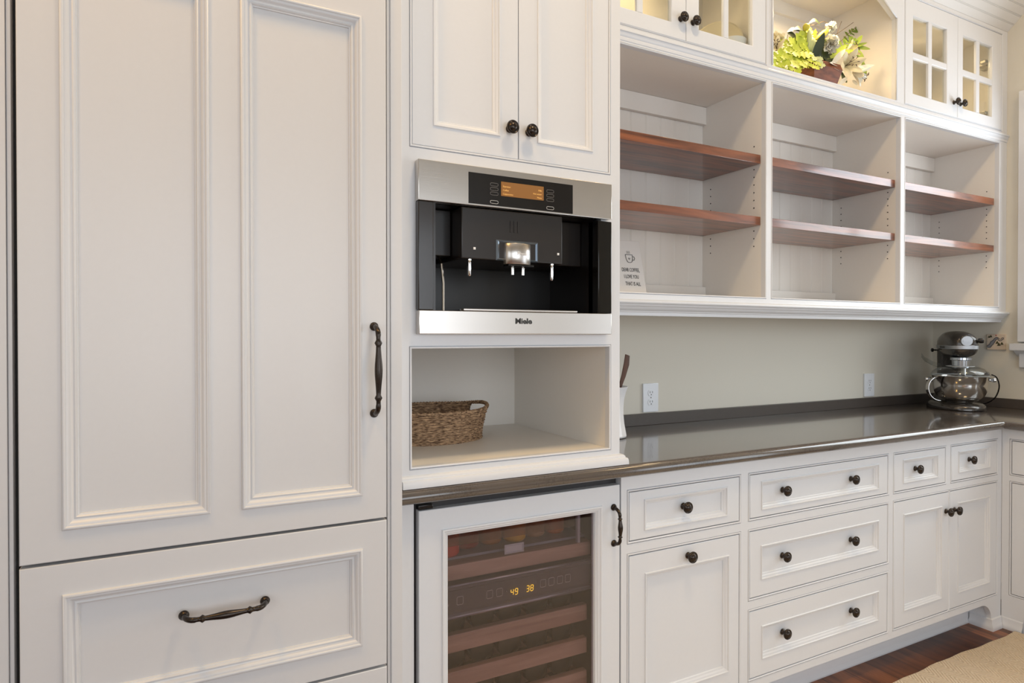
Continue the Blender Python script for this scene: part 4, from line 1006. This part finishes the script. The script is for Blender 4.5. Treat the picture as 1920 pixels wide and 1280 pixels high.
def cl(p): return Vector((min(1.709, max(.927, p.x)), min(.56, p.y), max(2.3405, p.z) if p.y > .236 else p.z))
def leaf(mb, base, tip, width, bend=Vector((0, 0, 0)), nrm=None, ser=0, k=10, fold=.15):
    base, tip = Vector(base), Vector(tip); ax = (tip-base); Ln = ax.length
    if nrm is None: nrm = Vector((-.45, -.85, .35))
    sd = ax.cross(nrm); sd = sd.normalized() if sd.length > 1e-6 else Vector((1, 0, 0)); nn = sd.cross(ax).normalized()
    rows_ = []
    for i in range(k+1):
        u = i/k; w_ = width*math.sin(PI*min(1, u*.93+.06))**.75
        if ser: w_ *= (1+ser*(1 if i % 2 else -1)*(1 if 0 < i < k else 0))
        c = base+ax*u+bend*(math.sin(PI*u))
        rows_.append((mb.v(cl(c-sd*w_+nn*w_*fold)), mb.v(cl(c)), mb.v(cl(c+sd*w_+nn*w_*fold))))
    for a, b_ in zip(rows_, rows_[1:]):
        mb.f([a[0], a[1], b_[1], b_[0]], 0, True); mb.f([a[1], a[2], b_[2], b_[1]], 0, True)
rnd = random.Random(3)
def R(a): return rnd.uniform(-a, a)
HUB = Vector((1.325, .37, 2.47))
def pt(px_, py_, Y=.33): return at(px_, py_, Y)
# lime fern fronds, each with lobed leaflets
def frond(p0, p1, Y0, Y1, n_=9, wl=.034, mat=LIME, lw=.010, droop=Vector((0, 0, .015))):
    mb = MB(); a = pt(*p0, Y0); b_ = pt(*p1, Y1); ax = b_-a
    for i in range(n_):
        u = (i+.7)/n_; c = a+ax*u+droop*math.sin(PI*u)
        perp = Vector((-.2, -.9, .3)).cross(ax).normalized(); ln = wl*(1.15-.75*abs(u-.35))
        for s_ in (1, -1):
            leaf(mb, c, c+perp*s_*ln+ax.normalized()*ln*.55+Vector((R(.004), R(.012), R(.006))), lw, ser=.28, k=7)
    mb.tube([a+ax*u+droop*math.sin(PI*u) for u in [k/6 for k in range(7)]], .0013, 5)
    leaf(mb, b_, b_+ax.normalized()*wl*.6, lw*.8)
    mb.build('fern_frond', mat, fl, 80)
frond((1520, 105), (1462, 138), .34, .285, 8, .038)
frond((1515, 110), (1484, 142), .33, .275, 6, .032)
frond((1522, 98), (1455, 108), .33, .30, 9, .036)
frond((1530, 112), (1525, 126), .32, .268, 4, .030)
frond((1525, 95), (1470, 82), .36, .33, 8, .034)
frond((1530, 95), (1500, 68), .36, .34, 7, .032)
frond((1500, 112), (1452, 122), .32, .285, 7, .034)
frond((1530, 92), (1515, 60), .37, .36, 7, .03, YELLOW)
frond((1560, 110), (1600, 75), .36, .33, 8, .028, GREEN, .006)
frond((1585, 80), (1607, 56), .42, .44, 6, .022, GREEN, .006)
frond((1528, 108), (1538, 124), .3, .27, 4, .026, PALEG)
# broad lime leaves
mb = MB()
for p0, p1, w_ in (((1500, 100), (1478, 72), .030), ((1512, 100), (1492, 62), .032), ((1520, 100), (1468, 95), .028), ((1525, 100), (1503, 84), .03), ((1530, 104), (1512, 70), .026), ((1498, 110), (1470, 118), .024), ((1512, 112), (1498, 130), .022), ((1528, 112), (1516, 128), .022)):
    leaf(mb, pt(*p0, .34), pt(*p1, .32+R(.02)), w_, ser=.22, k=11)
mb.build('lobed_leaves', LIME, fl, 80)
mb = MB()
for p0, p1, w_ in (((1550, 110), (1605, 92), .012), ((1602, 88), (1632, 92), .012), ((1602, 86), (1617, 66), .010), ((1603, 90), (1620, 118), .016), ((1618, 116), (1622, 145), .012), ((1592, 84), (1594, 70), .007), ((1565, 105), (1587, 84), .014), ((1565, 70), (1545, 78), .012), ((1600, 88), (1626, 80), .008)):
    leaf(mb, pt(*p0, .33), pt(*p1, .30), w_, k=9)
mb.build('pointed_leaves', simple('fresh_green_leaf', (.36, .47, .06), .45, var=.25, bscale=25), fl, 80)
mb = MB()
for p0, p1, w_, bd in (((1500, 95), (1476, 62), .018, .02), ((1508, 68), (1476, 60), .012, .02), ((1512, 68), (1488, 56), .012, .02), ((1516, 45), (1539, 48), .009, .02), ((1525, 100), (1545, 75), .020, 0), ((1530, 110), (1556, 95), .022, 0), ((1552, 122), (1560, 92), .016, 0), ((1540, 108), (1530, 90), .018, 0), ((1538, 115), (1562, 112), .02, 0), ((1535, 100), (1530, 78), .016, 0), ((1578, 135), (1588, 155), .010, -.01), ((1545, 90), (1570, 84), .018, 0)):
    leaf(mb, pt(*p0, .38), pt(*p1, .36), w_, bend=Vector((0, 0, bd)))
for i in range(26):
    c = HUB+Vector((R(.06), R(.05), R(.02))); leaf(mb, c, c+Vector((R(.09), R(.05)-.01, .03+abs(R(.07)))), .018)
mb.build('dark_leaves', DARKG, fl, 80)
# ruffled white blooms
def bloom(px_, py_, Y, r_, mat, n_=60, name='white_bloom'):
    mb = MB(); c = pt(px_, py_, Y)
    for i in range(n_):
        th = rnd.uniform(0, 2*PI); ph_ = math.acos(rnd.uniform(-.6, 1)); dr = Vector((math.cos(th)*math.sin(ph_), -math.cos(ph_)*.9, math.sin(th)*math.sin(ph_)))
        sd = dr.cross(Vector((R(1), R(1), R(1)))).normalized()
        leaf(mb, c+dr*r_*.2, c+dr*r_*(.85+R(.2)), r_*.30, nrm=sd, ser=.2, k=6, fold=.4)
    mb.build(name, mat, fl, 80)
bloom(1557, 83, .30, .043, WHITEP, 80); bloom(1558, 52, .36, .032, WHITEP, 45); bloom(1458, 74, .36, .036, CREAMP, 34)
# lilies: six recurved petals with stamens
def lily(px_, py_, Y, r_, dirv, mat=WHITEP, spread=.9, w_=.20):
    mb = MB(); c = pt(px_, py_, Y); dv = Vector(dirv).normalized(); a = dv.cross(Vector((0, 0, 1))).normalized(); b_ = dv.cross(a)
    for i in range(6):
        t = 2*PI*i/6+.3; o = a*math.cos(t)+b_*math.sin(t)
        tip = c+dv*r_*(.75)+o*r_*spread; leaf(mb, c-dv*r_*.35, tip, r_*w_, bend=dv*r_*.22, nrm=dv*-1+o*.2, k=10, fold=.25)
    q = mb.build('lily', mat, fl, 80)
    mb = MB()
    for i in range(6):
        t = 2*PI*i/6; o = a*math.cos(t)+b_*math.sin(t); e = c+dv*r_*.85+o*r_*.28
        mb.tube([c-dv*r_*.2, c+dv*r_*.4+o*r_*.1, e], .0007, 4); mb.tube([e-o*.004, e+o*.005], .0017, 5)
    mb.build('stamens', STAM, q, 80)
lily(1588, 122, .30, .062, (-.3, -.8, -.1), CREAMP, .95, .24); lily(1606, 138, .285, .052, (.5, -.7, -.5), WHITEP, .9, .24); lily(1590, 98, .33, .050, (.45, -.7, .4), CREAMP, .85, .26); lily(1456, 90, .33, .04, (-.7, -.5, .3), CREAMP, .9, .26)
mb = MB()
for p0, p1, w_ in (((1560, 120), (1585, 92), .012), ((1578, 124), (1556, 118), .014), ((1585, 135), (1565, 128), .012), ((1605, 128), (1640, 122), .010), ((1588, 145), (1573, 160), .010), ((1600, 150), (1606, 160), .010), ((1615, 140), (1612, 156), .010)):
    leaf(mb, pt(*p0, .30), pt(*p1, .275), w_)
mb.build('pale_petals', WHITEP, fl, 80)
# buds and stems
def bud(p0, p1, r_, mat=YELLOW):
    mb = MB(); a, b_ = pt(*p0, .34), pt(*p1, .33); mb.tube([a+(b_-a)*u for u in (0, .15, .4, .7, .9, 1)], [r_*q for q in (.3, .7, 1, 1, .7, .2)], 10); mb.build('bud', mat, fl, 80)
bud((1509, 58), (1514, 44), .014); bud((1530, 74), (1553, 56), .013); bud((1516, 95), (1518, 55), .011, PALEG); bud((1520, 100), (1523, 70), .016, PALEG)
TW = simple('twig_brown', (.16, .10, .04), .7)
for p0, p1 in (((1568, 68), (1578, 40)), ((1560, 70), (1600, 42)), ((1570, 84), (1605, 50)), ((1520, 48), (1545, 40)), ((1545, 40), (1564, 50)), ((1475, 75), (1480, 58)), ((1535, 60), (1518, 72)), ((1560, 120), (1578, 104))):
    mb = MB(); mb.tube([pt(*p0, .37), pt((p0[0]+p1[0])/2+R(1), (p0[1]+p1[1])/2, .37), pt(*p1, .38)], .0011, 5); mb.build('twig', TW, fl, 80)

# ------------------------------------------------------------------ rug
mb = MB(); nx_ = 60; xs = [-.6+2.67*i/nx_ for i in range(nx_+1)]
def redge(x): return -.060+.004*math.sin(x*9)+.0025*math.sin(x*31)
mb.ploft([[(x, redge(x), .0005) for x in xs], [(x, redge(x)-.001, .0065) for x in xs], [(x, redge(x)-.005, .009) for x in xs], [(x, -2.2, .009) for x in xs], [(x, -2.205, .0005) for x in xs]], False)
mb.box(-.598, 2.068, -2.2, -.075, .0004, .004)
tag(mb.build('rug', RUGM, angle=60), 'beige woven rug with herringbone ribs on the dark plank floor', 'rug')
